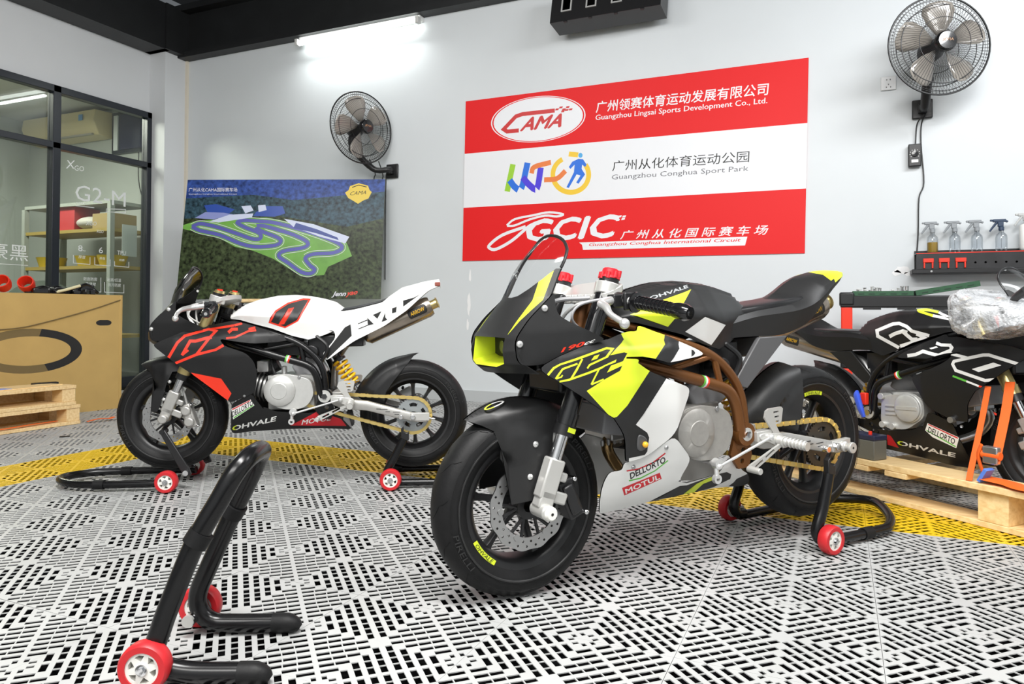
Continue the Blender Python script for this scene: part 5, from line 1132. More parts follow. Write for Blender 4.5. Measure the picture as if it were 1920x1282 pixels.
    def npanel(name,mats,outline,ovs,thick,drop=None):
        V,T,m=cdt(outline,ovs,grid_pts(outline,.0075)); s=MB(); h=.003; N=[]
        for y,z in V:
            y2=max(-nose_w(z)+.004,min(nose_w(z)-.004,y)) if nose_w(z)>.01 else y
            du=nmap(y2+h,z)-nmap(y2-h,z); dv=nmap(y2,z+h)-nmap(y2,z-h); n=du.cross(dv).normalized(); N.append(n if n.x>0 else -n)
        if rot:
            q0=xf((0,0,0)); N=[xf(n)-q0 for n in N]
        keep=[i for i in range(len(T)) if m[i]!=drop]
        P=[nmap(y,z) for y,z in V]; tri=[]
        for i in keep:
            t=T[i]; g=(P[t[1]]-P[t[0]]).cross(P[t[2]]-P[t[0]]); tri.append(t if g.x>0 else t[::-1])
        s.add(P,tri,[m[i] for i in keep],N)
        if thick:
            s.add([nmap(y,z,thick) for y,z in V],[t[::-1] for t in tri],0,[-n for n in N])
            cnt={}
            for t in tri:
                for i in range(3):
                    e_=(t[i],t[(i+1)%3]); k=(min(e_),max(e_)); cnt[k]=None if k in cnt else e_
            for k,e_ in cnt.items():
                if e_ is None: continue
                a_,b_=V[e_[0]],V[e_[1]]; p0,p1,p2,p3=nmap(*a_),nmap(*b_),nmap(*b_,thick),nmap(*a_,thick); n=(p1-p0).cross(p3-p0); n=n.normalized() if n.length>1e-12 else Vector((0,0,1)); s.add([p0,p3,p2,p1],[(0,1,2,3)],0,[-n]*4)
        return s.build(name,mats,root,xf)
    novs=[]
    if A: novs+=[(1,[(e*y,z) for y,z in ((.098,.823),(.077,.800),(.084,.752),(.086,.671),(.105,.752))]) for e in (1,-1)]
    if not B: novs.append((9,[(-.084,.664),(.084,.664),(.088,.602),(.058,.593),(-.058,.593),(-.088,.602)]))
    nf=plabel(npanel('nose_fairing',[body,M['yellow']],nout,novs,.005,9),'matte nose fairing with yellow stripes' if A else 'matte black nose fairing')
    wsn=plabel(npanel('windscreen',sm_,sout,[],0),'smoked windscreen' if B else 'clear windscreen')
    eg=MB().tube([nmap(y,z) for y,z in arch],.0042,8,sm=2); plabel(eg.build('screen_edging',M['black'],wsn,xf),'black rubber edging')
    if not B:
        # headlight recess: duct walls and lamp
        hb=MB(); y0,y1,z0,z1=-.088,.088,.597,.664; dpt=.075
        o=[(-.084,.664),(.084,.664),(.088,.602),(.058,.593),(-.058,.593),(-.088,.602)]; n=len(o)
        fr_=[Vector((nose_x(y,z)-.002,y,z)) for y,z in o]; bk=[Vector((1.072,y*.80,.612+(z-.597)*.72)) for y,z in o]
        hb.add(fr_+bk,[(i,(i+1)%n,n+(i+1)%n,n+i) for i in range(n)],[2,0,0,0,0,0]); hb.add(bk,[tuple(range(n))],1)
        ho_=plabel(hb.build('headlight_duct',[M['yellow'] if A else body,M['ink'],body],nf,xf,smooth=False),'yellow headlight duct' if A else 'headlight duct')
        lm=MB()
        for k in range(3): lm.box((1.078,.030,.620+.012*k),(.014,.026,.010),0)
        lm.cyl((1.072,-.01,.635),(1.082,-.01,.635),.016,20,0); plabel(lm.build('headlamp',M['lens'],ho_,xf),'small LED headlamp')
    for e in (1,-1):
        cov=[]
        if A:
            cov=[otext(1,'190',*flip3([(x,z+.004) for x,z in D['A_190']],e),bold=.03,shear=.2),otext(2,'cc',*flip3([(x,z+.004) for x,z in D['A_cc']],e),bold=.03,shear=.2)]
        ck=panel('nose_cheek',[body,M['red'],M['white']],root,D['A_cheek'],f_cheek,cov,side=e,xf=xf,t=.006,step=.016)
        s=MB()
        for q in ((1.032,.731),(1.106,.649)): s.lathe([(.001,.004),(.005,.004),(.0075,.002),(.0085,.0),(.0085,-.003)],(q[0],e*(f_cheek(*q)+.002),q[1]),(0,1,0),16)
        s.build('fairing_screw',M['alu'],ck,xf)
        s2=MB(); s2.lathe([(.001,.003),(.004,.003),(.006,.001),(.006,-.002)],(.983,e*.096,.816),(.55,e*.8,.2),14); s2.build('screen_screw',M['alu'],wsn,xf)
    inn=MB(); inn.box((.99,0,.60),(.12,.20,.05),0); inn.box((.93,0,.56),(.08,.16,.10),0); plabel(inn.build('fairing_bracket',M['black'],root,xf,bev=.008),'black inner fairing bracket')
    return root
def flip3(P,e):
    """text anchors for the other side read the other way round"""
    if e>0: return P
    a,b,c=[np.array(q,float) for q in P]; return [tuple(b),tuple(a),tuple(c+(b-a))]
def ohv(P,m1,m2):
    V,Fc=text_mesh('OHVALE',0,.03); a=np.array(P[0]); e=np.array(P[1])-a; u=np.array(P[2])-a; W=[tuple(a+e*x+u*y) for x,y in V]
    g=[f for f in Fc if abs(area2([W[i] for i in f]))>1e-9]
    return [(m1,W,[f for f in g if max(V[i][0] for i in f)<.12]),(m2,W,[f for f in g if max(V[i][0] for i in f)>=.12])]
def dell(q,m1,m2):
    a,b,c,d=[np.array(p) for p in q]; L=lambda s,t: tuple((a+(b-a)*s)*(1-t)+(d+(c-d)*s)*t)
    return [(m1,[L(.03,.04),L(.97,.04),L(.97,.16),L(.03,.16)]),(m2,[L(.03,.84),L(.97,.84),L(.97,.96),L(.03,.96)])]
def bmtx(o,h,ph,k=1.,cam_k=1.):
    c,n=math.cos(h),math.sin(h); f=Vector((c,n,0)); u=Vector((0,0,1)); l=Vector((-n,c,0)); f2=f*math.cos(ph)-u*math.sin(ph); u2=u*math.cos(ph)+f*math.sin(ph)
    return Matrix(((f2.x*k,l.x*k,u2.x*k,o[0]),(f2.y*k,l.y*k,u2.y*k,o[1]),(f2.z*k,l.z*k,u2.z*k,o[2]),(0,0,0,1)))
BIKE_A=bmtx((-.1055,2.5793,.06546),math.radians(232.95),math.radians(3.4946))
kb=.935
BIKE_B=bmtx((-1.778*kb,2.864*kb,.721-(.721-.015)*kb),math.radians(-150.53),-.0033,kb)
BIKE_C=bmtx((-.0695,3.7081,-.0261),-.68876,-.05742,.95)
bike('A',BIKE_A,'grey, acid yellow and white minibike with a bronze frame and clear screen')
bike('B',BIKE_B,'black minibike with white tank and tail and red number graphic, in front of the poster',rot=2.0)
bike('C',BIKE_C,'all matte black minibike with white outlined lettering, strapped to the wooden pallet',rear_dz=.040)
# ------------------------------------------------------------------ things on the back wall
def sm2(P): return [(v.x,v.y) for v in smooth([Vector((a,b,0)) for a,b in P],4)]
def sign():
    mats=[mat('banner_red',(.80,.016,.018),.5,spec=.25),mat('banner_white',(.86,.87,.90),.42),M['ink'],mat('banner_grey',(.16,.16,.18),.5),mat('logo_red',(.62,.02,.02),.4),
          mat('logo_green',(.35,.65,.04),.4),mat('logo_blue',(.02,.17,.75),.4),mat('logo_indigo',(.08,.05,.72),.4),mat('logo_orange',(.85,.22,.05),.4),mat('logo_yellow',(.92,.60,.04),.4),mat('logo_sky',(.08,.42,.80),.4)]
    e=E; ov=[(1,e['S_band']),(1,e['S_e1']),(0,e['S_e2']),(1,e['S_e3']),ostroke(4,*e['S_c']),otext(4,'AMA',*e['S_ama'],shear=.12,bold=.035)]
    ov+=[(4,q) for q in e['S_chk'][:7]]+[(1,q) for q in e['S_chk'][7:]]
    ov+=[otext(1,'广州领赛体育运动发展有限公司',*e['S_t1'],bold=.012),otext(1,'Guangzhou Lingsai Sports Development Co., Ltd.',*e['S_t2'],bold=.012),otext(2,'广州从化体育运动公园',*e['S_t3'],bold=-.004),otext(3,'Guangzhou Conghua Sport Park',*e['S_t4'])]
    for k,m in (('S_l1',5),('S_l2',6),('S_l3',7),('S_l4',8),('S_l6',9),('S_l7',9),('S_l5',8)): ov.append(ostroke(m,sm2(e[k][0]),e[k][1]))
    ov+=[(1,[(x+d*.012,z) for x,z in e['S_run']]) for d in (0,)]
    ov+=[(6,e['S_run']),(10,e['S_head'])]
    ov+=[ostroke(1,sm2(e['S_g1'][0]),e['S_g1'][1]),ostroke(1,sm2(e['S_g2'][0]),e['S_g2'][1]),otext(1,'GCIC',*e['S_gcic'],shear=.25,bold=.03),otext(1,'广 州 从 化 国 际 赛 车 场',*e['S_t5'],shear=.2,bold=.012),(1,e['S_bar']),otext(0,'Guangzhou Conghua International Circuit',*e['S_t6'],shear=.2,bold=.012)]
    o=flat('wall_banner',mats,e['S_out'],ov,lambda a,b,d:(a,5.252+d,b),.004)
    tag(o,'glossy red and white company banner with three logos on the back wall','banner')
sign()
def poster():
    TL=Vector((-5.0095,4.45336,1.8278)); eu=Vector((.91209,.40991,.00833)); ev=Vector((-.09127,.18317,.97883)); n=eu.cross(ev)
    mats=[mat('print_forest',(.075,.105,.045),.3,noise=.95,nscale=34,spec=.3),mat('print_forest_blue',(.055,.120,.165),.3,noise=.9,nscale=34,spec=.3),mat('print_blue',(.05,.11,.42),.3,noise=.7,nscale=30,spec=.3),mat('print_grass',(.19,.46,.08),.3,noise=.25,nscale=10),
          mat('print_track',(.11,.115,.42),.3),mat('print_kerb',(.72,.72,.78),.3),mat('print_lake',(.03,.08,.38),.3),mat('print_lot',(.26,.30,.60),.3),mat('badge_yellow',(.80,.58,.05),.35),M['ink'],M['red'],mat('print_roof',(.62,.68,.85),.3),mat('print_shade',(.04,.07,.30),.3)]
    e=E; ov=[(1,e['P_blue']),(2,e['P_blue2']),(6,e['P_lake']),(6,e['P_lake2']),(7,e['P_lot']),(3,e['P_field']),ostroke(5,sm2(e['P_trw'][0]),e['P_trw'][1]),ostroke(3,sm2(e['P_trw'][0]),e['P_trw'][1]*.86),ostroke(4,sm2(e['P_tr'][0]),e['P_tr'][1]*.85),(11,e['P_b1']),(11,e['P_b2']),(11,e['P_b3']),(11,e['P_b4']),(12,e['P_b5']),
        otext(5,'广州从化CAMA国际赛车场',*e['P_tt'],bold=.006),otext(5,'Guangzhou Conghua International Circuit',*e['P_tt2']),(8,e['P_badge']),ostroke(9,*e['P_br']),otext(9,'CAMA',*e['P_bt'],shear=.3),otext(5,'Jenn',*e['P_j1'],shear=.3,bold=.03),otext(10,'yao',*e['P_j2'],shear=.3,bold=.03),otext(5,'广州从化 国际赛车场 Jennyao 广州从化赛车场 体育运动发展有限公司 广州从化',*e['P_bl'])]
    W,H=1.6657,1.035
    o=flat('poster_board',mats,[(0,0),(W,0),(W,-H),(0,-H)],ov,lambda a,b,d:tuple(TL+eu*a+ev*b-n*d),.012)
    tag(o,'large aerial race track poster board leaning in the corner behind the black and white minibike','poster')
    st=empty('poster_easel'); tag(st,'plain wooden easel legs holding up the race track poster board','easel')
    for u in (.42,1.12):
        a=TL+eu*u+ev*(-.5)-n*.03; f=Vector((a.x,a.y,0))
        b=TL+eu*u+ev*(-H)-n*.03
        MB().tube([a,b,Vector((b.x,b.y,0))-n*0],.014,8).build('leg',M['wood'],st)
    p=TL+ev*(-H)-n*.0; MB().box(p+eu*.77-n*.0+Vector((0,0,-.014)),(.80,.05,.024),0,Matrix((eu,-n,ev)).transposed()).build('ledge',M['wood'],st)
poster()
def tube_light():
    a=Vector((-4.47,5.17,3.155)); b=Vector((-3.20,5.17,3.17)); r=empty('wall_tube_light',tuple((a+b)/2)); c=(a+b)/2
    tag(r,'lit fluorescent tube batten on the back wall under the black cornice','light')
    MB().box((0,.055,.028),(1.28,.07,.045)).build('housing',M['white'],r,bev=.004)
    MB().cyl(a-c+Vector((.02,-.0,-.01)),b-c+Vector((-.02,0,-.01)),.019,14).build('tube',mat('lit_tube',(1,1,1),.5,emit=(.95,1,.97,8)),r)
    for s in (-1,1): MB().box((s*.635,0,-.005),(.03,.05,.055)).build('end_cap',mat('cap_grey',(.6,.6,.58),.5),r,bev=.004)
tube_light()
def heater():
    r=empty('speaker_box',(-1.53,4.97,2.855)); tag(r,'black box with four framed ports hung high on the back wall above the red banner','wall box')
    R=Matrix.Rotation(math.radians(-14),3,'X')
    m3=lambda p,q,t: tuple(R@Vector((p,t,q)))
    holes=[[(x-.032,.085),(x+.032,.085),(x+.032,.185),(x-.032,.185)] for x in (-.29,-.10,.09,.28)]
    s=MB().plate([(-.41,0),(.41,0),(.41,.30),(-.41,.30)],holes,m3,0,-.004)
    for (x,w,y,d) in ((0,.82,.10,.20),): pass
    s.add([m3(*p) for p in ((-.41,0,0),(.41,0,0),(.41,.03,.2),(-.41,.03,.2),(-.41,.30,0),(.41,.30,0),(.41,.30,.2),(-.41,.30,.2))],[(0,1,2,3),(2,3,7,6),(0,3,7,4),(1,5,6,2),(4,7,6,5)])
    s.build('casing',M['black'],r)
    for x in (-.29,-.10,.09,.28):
        f=MB().plate([(x-.040,.077),(x+.040,.077),(x+.040,.193),(x-.040,.193)],[[(x-.030,.087),(x+.030,.087),(x+.030,.183),(x-.030,.183)]],m3,-.010,-.003); f.build('port_frame',mat('port_grey',(.42,.42,.41),.5),r)
        MB().prism([(x-.012,-.010),(x+.012,-.010),(x+.012,.008),(x-.012,.008)],m3,-.008,.01).build('tab',M['black'],r)
        MB().tube([m3(x+.02,.20,-.006),m3(x+.03,.235,-.012)],.008,8).build('screw',M['alu'],r)
    MB().box((0,.17,.20),(.5,.26,.04)).build('wall_bracket',M['black'],r)
heater()
def fan(name,c,face,R,plate,label,blade0,cordpts):
    f=Vector(face).normalized(); z=f; x=Vector((0,0,1)).cross(z).normalized(); y=z.cross(x); Mx=Matrix((x,y,z)).transposed().to_4x4(); Mx.translation=Vector(c)
    r=empty(name,mtx=Mx); tag(r,label,'fan','wall fans'); inv=Mx.inverted()
    G=MB(); zf=lambda q:.085*(1-(q/R)**2.2); zb=lambda q:-.075*(1-(q/R)**2.4)
    for rr,t in ((R,.006),(R*.80,.0028),(R*.50,.0022),(R*.93,.0016)):
        if rr==R or True:
            for fn in (zf,zb):
                if rr==R and fn is zb: continue
                G.tube([(rr*math.cos(a),rr*math.sin(a),fn(rr)) for a in np.linspace(0,2*PI,49)[:-1]],t,6,closed=True)
    n=88
    for k in range(n):
        for fn,tw in ((zf,.22),(zb,0)):
            a=2*PI*k/n+(0 if fn is zf else .03); G.tube([((.19*R+(.81*R)*s)*math.cos(a+tw*s),(.19*R+(.81*R)*s)*math.sin(a+tw*s),fn(.19*R+.81*R*s)) for s in (0,.35,.7,.9,1)],.0011,4,caps=False)
    plabel(G.build('guard',M['black'],r),'black wire guard')
    h=MB(); h.lathe([(.001,.098),(.050,.096),(.058,.088),(.060,.075),(.060,.060)],(0,0,0),(0,0,1),28); hb=h.build('hub_badge',M['gloss_black'],r)
    V,Fc=text_mesh('JEYIA',.2); MB().add([((v-.5)*.062,(w-.5)*.020,.0987) for v,w in V],list(Fc)).build('badge_lettering',mat('copper_print',(.55,.30,.16),.4),hb,smooth=False)
    BL=MATS.get('smoky_blade') or mat('smoky_blade',(.50,.46,.41),.16,trans=.35,coat=.5)
    for k in range(5):
        a0=blade0+2*PI*k/5; S=[]
        for q,hw,tz in ((.05,.20,.010),(.25*R+.02,.34,.020),(.5*R,.42,.026),(.72*R,.40,.026),(.84*R,.30,.022),(.88*R,.14,.012)):
            row=[]
            for s in (-1,-.5,0,.5,1): row.append((q*math.cos(a0+s*hw+.10*q/R),q*math.sin(a0+s*hw+.10*q/R),.012-tz*s*1.1))
            S.append(row)
        g=MB().loft(S,0,False); b=g.build('blade',BL,r); m=b.modifiers.new('t','SOLIDIFY'); m.thickness=.002
    mo=MB(); mo.lathe([(.001,.03),(.03,.03),(.045,-.03),(.062,-.06),(.066,-.12),(.05,-.16),(.001,-.165)],(0,0,0),(0,0,1),28); mo.build('motor',M['black'],r)
    P=inv@Vector(plate); wl=inv.to_3x3()@Vector((0,1,0))
    ar=MB(); ar.tube([(0,0,-.11),(0,-.14,-.13),tuple(Vector((0,-.30,-.13))*.5+P*.5),tuple(P-wl*.08),tuple(P-wl*.03)],[.030,.030,.026,.024,.028],12,sm=5); ar.sphere(tuple(Vector((0,-.16,-.13))),.034,10); ar.build('arm',M['black'],r)
    X=inv.to_3x3(); Rm=Matrix((X@Vector((1,0,0)),X@Vector((0,1,0)),X@Vector((0,0,1)))).transposed()
    pb=MB(); pb.box(P-wl*.010,(.115,.02,.12),0,Rm); pb.box(P-wl*.04,(.05,.05,.06),0,Rm); plabel(pb.build('wall_plate',M['black'],r,bev=.006),'black wall plate')
    for i,cp in enumerate(cordpts): MB().tube([inv@Vector(q) for q in cp],.0042,8,sm=5).build('cord',M['black'],r)
    return r
fan('wall_fan',(-3.60,4.95,2.245),(.93,-.36,-.02),.292,(-3.49,5.255,1.93),'black wall fan on the grey back wall above the race track poster',.62,[[(-3.64,5.12,2.02),(-3.66,5.235,1.92),(-3.69,5.25,1.80),(-3.70,5.25,1.0)],[(-3.56,5.14,2.0),(-3.58,5.235,1.9),(-3.60,5.25,1.78),(-3.60,5.25,1.0)],[(-3.53,5.22,1.93),(-3.56,5.25,1.80),(-3.56,5.25,1.0)]])
fan('wall_fan',(.543,4.93,2.315),(.36,-.93,.0),.292,(.485,5.255,2.025),'larger looking black wall fan at the top right above the spray bottles',.30,[[(.49,5.20,1.98),(.455,5.235,1.93),(.447,5.246,1.81)],[(.50,5.20,1.98),(.480,5.245,1.93),(.478,5.25,1.80),(.493,5.25,1.56),(.466,5.25,1.46),(.461,5.25,1.24),(.446,5.25,1.0)]])
def wallbits():
    r=empty('fan_regulator',(.441,5.235,1.733)); tag(r,'black fan speed regulator hanging under the right wall fan','regulator')
    MB().box((0,0,0),(.072,.035,.142)).build('casing',M['black'],r,bev=.005); MB().lathe([(.001,.012),(.018,.011),(.020,0)],(0,-.0175,.008),(0,-1,0),20).build('dial',M['gloss_black'],r)
    MB().box((0,-.0185,-.038),(.038,.002,.018)).build('label_plate',M['white'],r)
    tk=MB()
    for k in range(9): a=math.radians(-40+32.5*k); tk.box((.027*math.cos(a),-.018,.008+.027*math.sin(a)),(.004,.001,.004))
    tk.build('dial_mark',M['white'],r)
    s=empty('wall_socket',(.295,5.252,2.215)); tag(s,'white double wall socket left of the right wall fan','socket')
    MB().box((0,0,0),(.088,.014,.088)).build('plate',mat('socket_white',(.78,.79,.80),.35),s,bev=.003)
    hl=MB()
    for q in ((-.010,.022),(.010,.022),(0,-.008),(-.012,-.026),(.012,-.026)): hl.box((q[0],-.0072,q[1]),(.006,.001,.009))
    hl.build('pin_holes',mat('socket_hole',(.2,.2,.2),.6),s)
    rl=empty('bottle_rail',(.44,5.26,.975)); tag(rl,'black perforated wall rail shelf carrying the spray bottles','shelf')
    L=1.25; hs=[[(x+.011*math.cos(t)*.6,.065+.011*math.sin(t)*.6) for t in np.linspace(0,2*PI,9)[:-1]] for x in [.26+.052*i for i in range(18)]]
    MB().plate([(0,.028),(L,.028),(L,.125),(0,.125)],hs,lambda p,q,t:(p,-.135+t,q),0,.003).build('front_plate',mat('scuffed_black',(.022,.022,.025),.45,noise=.5,nscale=14),rl)
    MB().box((L/2,-.068,.128),(L,.135,.006)).build('top_plate',M['black'],rl); MB().box((L/2,-.005,.08),(L,.010,.145)).build('back_plate',M['black'],rl)
    b=MB(); b.box((L/2-.01,-.075,.015),(L+.03,.15,.028)); b.build('lower_channel',M['black'],rl,bev=.004)
    MB().box((L/2,-.1355,.127),(L,.002,.005)).build('red_strip',M['red'],rl)
    bt=MB(); 
    for x in (.08,.46,.84): bt.cyl((x,-.151,.015),(x,-.153,.015),.006,10)
    bt.build('rivet',M['steel'],rl)
    for i,(x,l) in enumerate(((.505,'red plastic clip on the rail, under the amber bottle'),(.589,'red plastic clip on the rail, middle of three'),(.676,'red plastic clip on the rail, right of three'))):
        c=empty('red_clip',(x,5.120,1.045)); tag(c,l,'clip','red clips on the rail')
        MB().box((0,0,.012),(.058,.012,.026)).build('body',M['red'],c,bev=.003)
        for s in (-1,1): MB().box((s*.022,0,-.018),(.009,.010,.036)).build('prong',M['red'],c,bev=.002)
    CL=glass_mat('clear_bottle',(.88,.90,.92),.05,.25); AM=mat('amber_fluid',(.42,.26,.03),.15)
    G=mat('trigger_grey',(.30,.32,.34),.45)
    def bottle(x,y,label,fluid,trg,white=False,k=1.):
        b=empty('spray_bottle',(x,y,1.106)); tag(b,label,'spray bottle','spray bottles on the wall rail')
        if white: MB().box((0,0,.08),(.075,.06,.16)).build('bottle',M['white'],b,bev=.018)
        else:
            MB().lathe([(.001,.002),(.029,.002),(.031,.010),(.031,.085),(.028,.100),(.014,.115),(.012,.128)],(0,0,0),(0,0,1),28).build('bottle',CL,b)
            if fluid: MB().lathe([(.001,.004),(.027,.004),(.029,.012),(.029,.066),(.001,.066)],(0,0,0),(0,0,1),24).build('fluid',AM,b)
            MB().cyl((0,0,.02),(0,0,.13),.0022,6).build('dip_tube',G,b)
        z=.03 if white else 0
        h=MB(); h.cyl((0,0,.125+z),(0,0,.150+z),.015,16); h.box((-.004,0,.168+z),(.030,.020,.038)); h.box((-.010,0,.186+z),(.068,.020,.018)); h.box((-.050,0,.188+z),(.016,.012,.012)); h.box((.024,0,.182+z),(.022,.018,.012),0,Matrix.Rotation(.5,3,'Y'))
        hd=h.build('spray_head',trg,b,bev=.004)
        MB().tube([(-.020,0,.180+z),(-.034,0,.160+z),(-.048,0,.140+z),(-.060,0,.122+z)],[.008,.007,.006,.005],8,sm=3).build('trigger',trg,hd)
    bottle(.533,5.18,'spray bottle of amber fluid with a grey trigger, leftmost on the rail',True,G)
    bottle(.652,5.18,'empty clear spray bottle with grey trigger, next to the amber one',False,G)
    bottle(.768,5.18,'empty clear spray bottle with grey trigger, between another grey one and the navy one',False,G)
    bottle(.893,5.18,'empty clear spray bottle with a navy blue trigger',False,mat('trigger_navy',(.035,.06,.11),.4))
    bottle(1.02,5.18,'white spray bottle at the right edge of the photo',False,mat('trigger_pale',(.55,.56,.55),.45),True)
    # chipped paint on the wall left of the rail
wallbits()
# ------------------------------------------------------------------ trolley with trays
def trolley():
    t=empty('tool_trolley',(.01,4.5,0)); tag(t,'black topped tool trolley with red legs behind the strapped minibike','trolley')
    W,D_=.76,.45
    MB().box((W/2,D_/2,.795),(W,D_,.065)).build('top_shelf',M['black'],t,bev=.006)
    for i in range(4): MB().box((.16+.17*i,.01,.757),(.09,.02,.015)).build('shelf_lug',M['black'],t)
    for x in (.033,W-.033):
        for y in (.03,D_-.03):
            MB().box((x,y,.62),(.058,.05,.29)).build('leg',M['red'],t,bev=.006); MB().box((x,y,.25),(.058,.05,.34)).build('leg',M['red'],t,bev=.006)
            MB().box((x,y,.45),(.066,.06,.06)).build('leg_collar',M['black'],t,bev=.006); MB().cyl((x-.015,y,.04),(x+.015,y,.04),.04,18).build('castor',M['black'],t); MB().box((x,y,.81),(.078,.07,.075)).build('corner_cap',M['black'],t,bev=.01)
    MB().box((W/2,D_/2,.45),(W-.06,D_-.06,.05)).build('middle_shelf',M['black'],t,bev=.006); MB().box((W/2,D_/2,.11),(W-.06,D_-.06,.05)).build('lower_shelf',M['black'],t,bev=.006)
    g=mat('green_tray',(.018,.085,.035),.45)
    def tray(c,d,label,ry=0.):
        o=empty('parts_tray',c); o.rotation_euler=(0,ry,0); tag(o,label,'tray','green trays on the trolley')
        L,Wd,H=d; s=MB(); s.box((0,0,.003),(L,Wd,.006)); s.box((0,-Wd/2,H/2),(L,.005,H)); s.box((0,Wd/2,H/2),(L,.005,H)); s.box((-L/2,0,H/2),(.005,Wd,H)); s.box((L/2,0,H/2),(.005,Wd,H)); s.build('body',g,o)
        r=MB()
        for i in range(5): r.box((-L*.36+i*L*.18,-Wd/2-.003,H*.4),(L*.10,.003,.005))
        r.build('slot_row',mat('tray_dark',(.01,.04,.02),.5),o)
    tray((.225,4.64,.8285),(.30,.20,.026),'green parts tray full of small hardware on the left of the trolley')
    tray((.54,4.64,.852),(.30,.20,.030),'green parts tray tilted up at its right end on the trolley',-.17)
    random.seed(3); hm=[M['alu'],M['steel'],M['darkred'],M['white']]
    for i in range(26):
        x=.10+random.random()*.25; y=4.57+random.random()*.14; z=.8345+.004
        s=MB(); a=random.random()*3; k=random.choice((0,0,1,2)); h=.012+random.random()*.028
        if k<2: s.cyl((0,0,0),(0,0,h),.005+random.random()*.004,8); s.cyl((0,0,h),(0,0,h+.005),.010,6)
        else: s.lathe([(.004,0),(.010,0),(.010,.006),(.004,.006)],(0,0,0),(0,0,1),12,closed=True)
        o=s.build('bolt' if k<2 else 'nut',random.choice(hm[:2]) if random.random()<.85 else random.choice(hm[2:]),None); o.location=(x,y,z); o.rotation_euler=(0,0,a)
        tag(o,'small loose metal hardware lying in the left green tray','hardware','loose hardware in the green tray')
trolley()
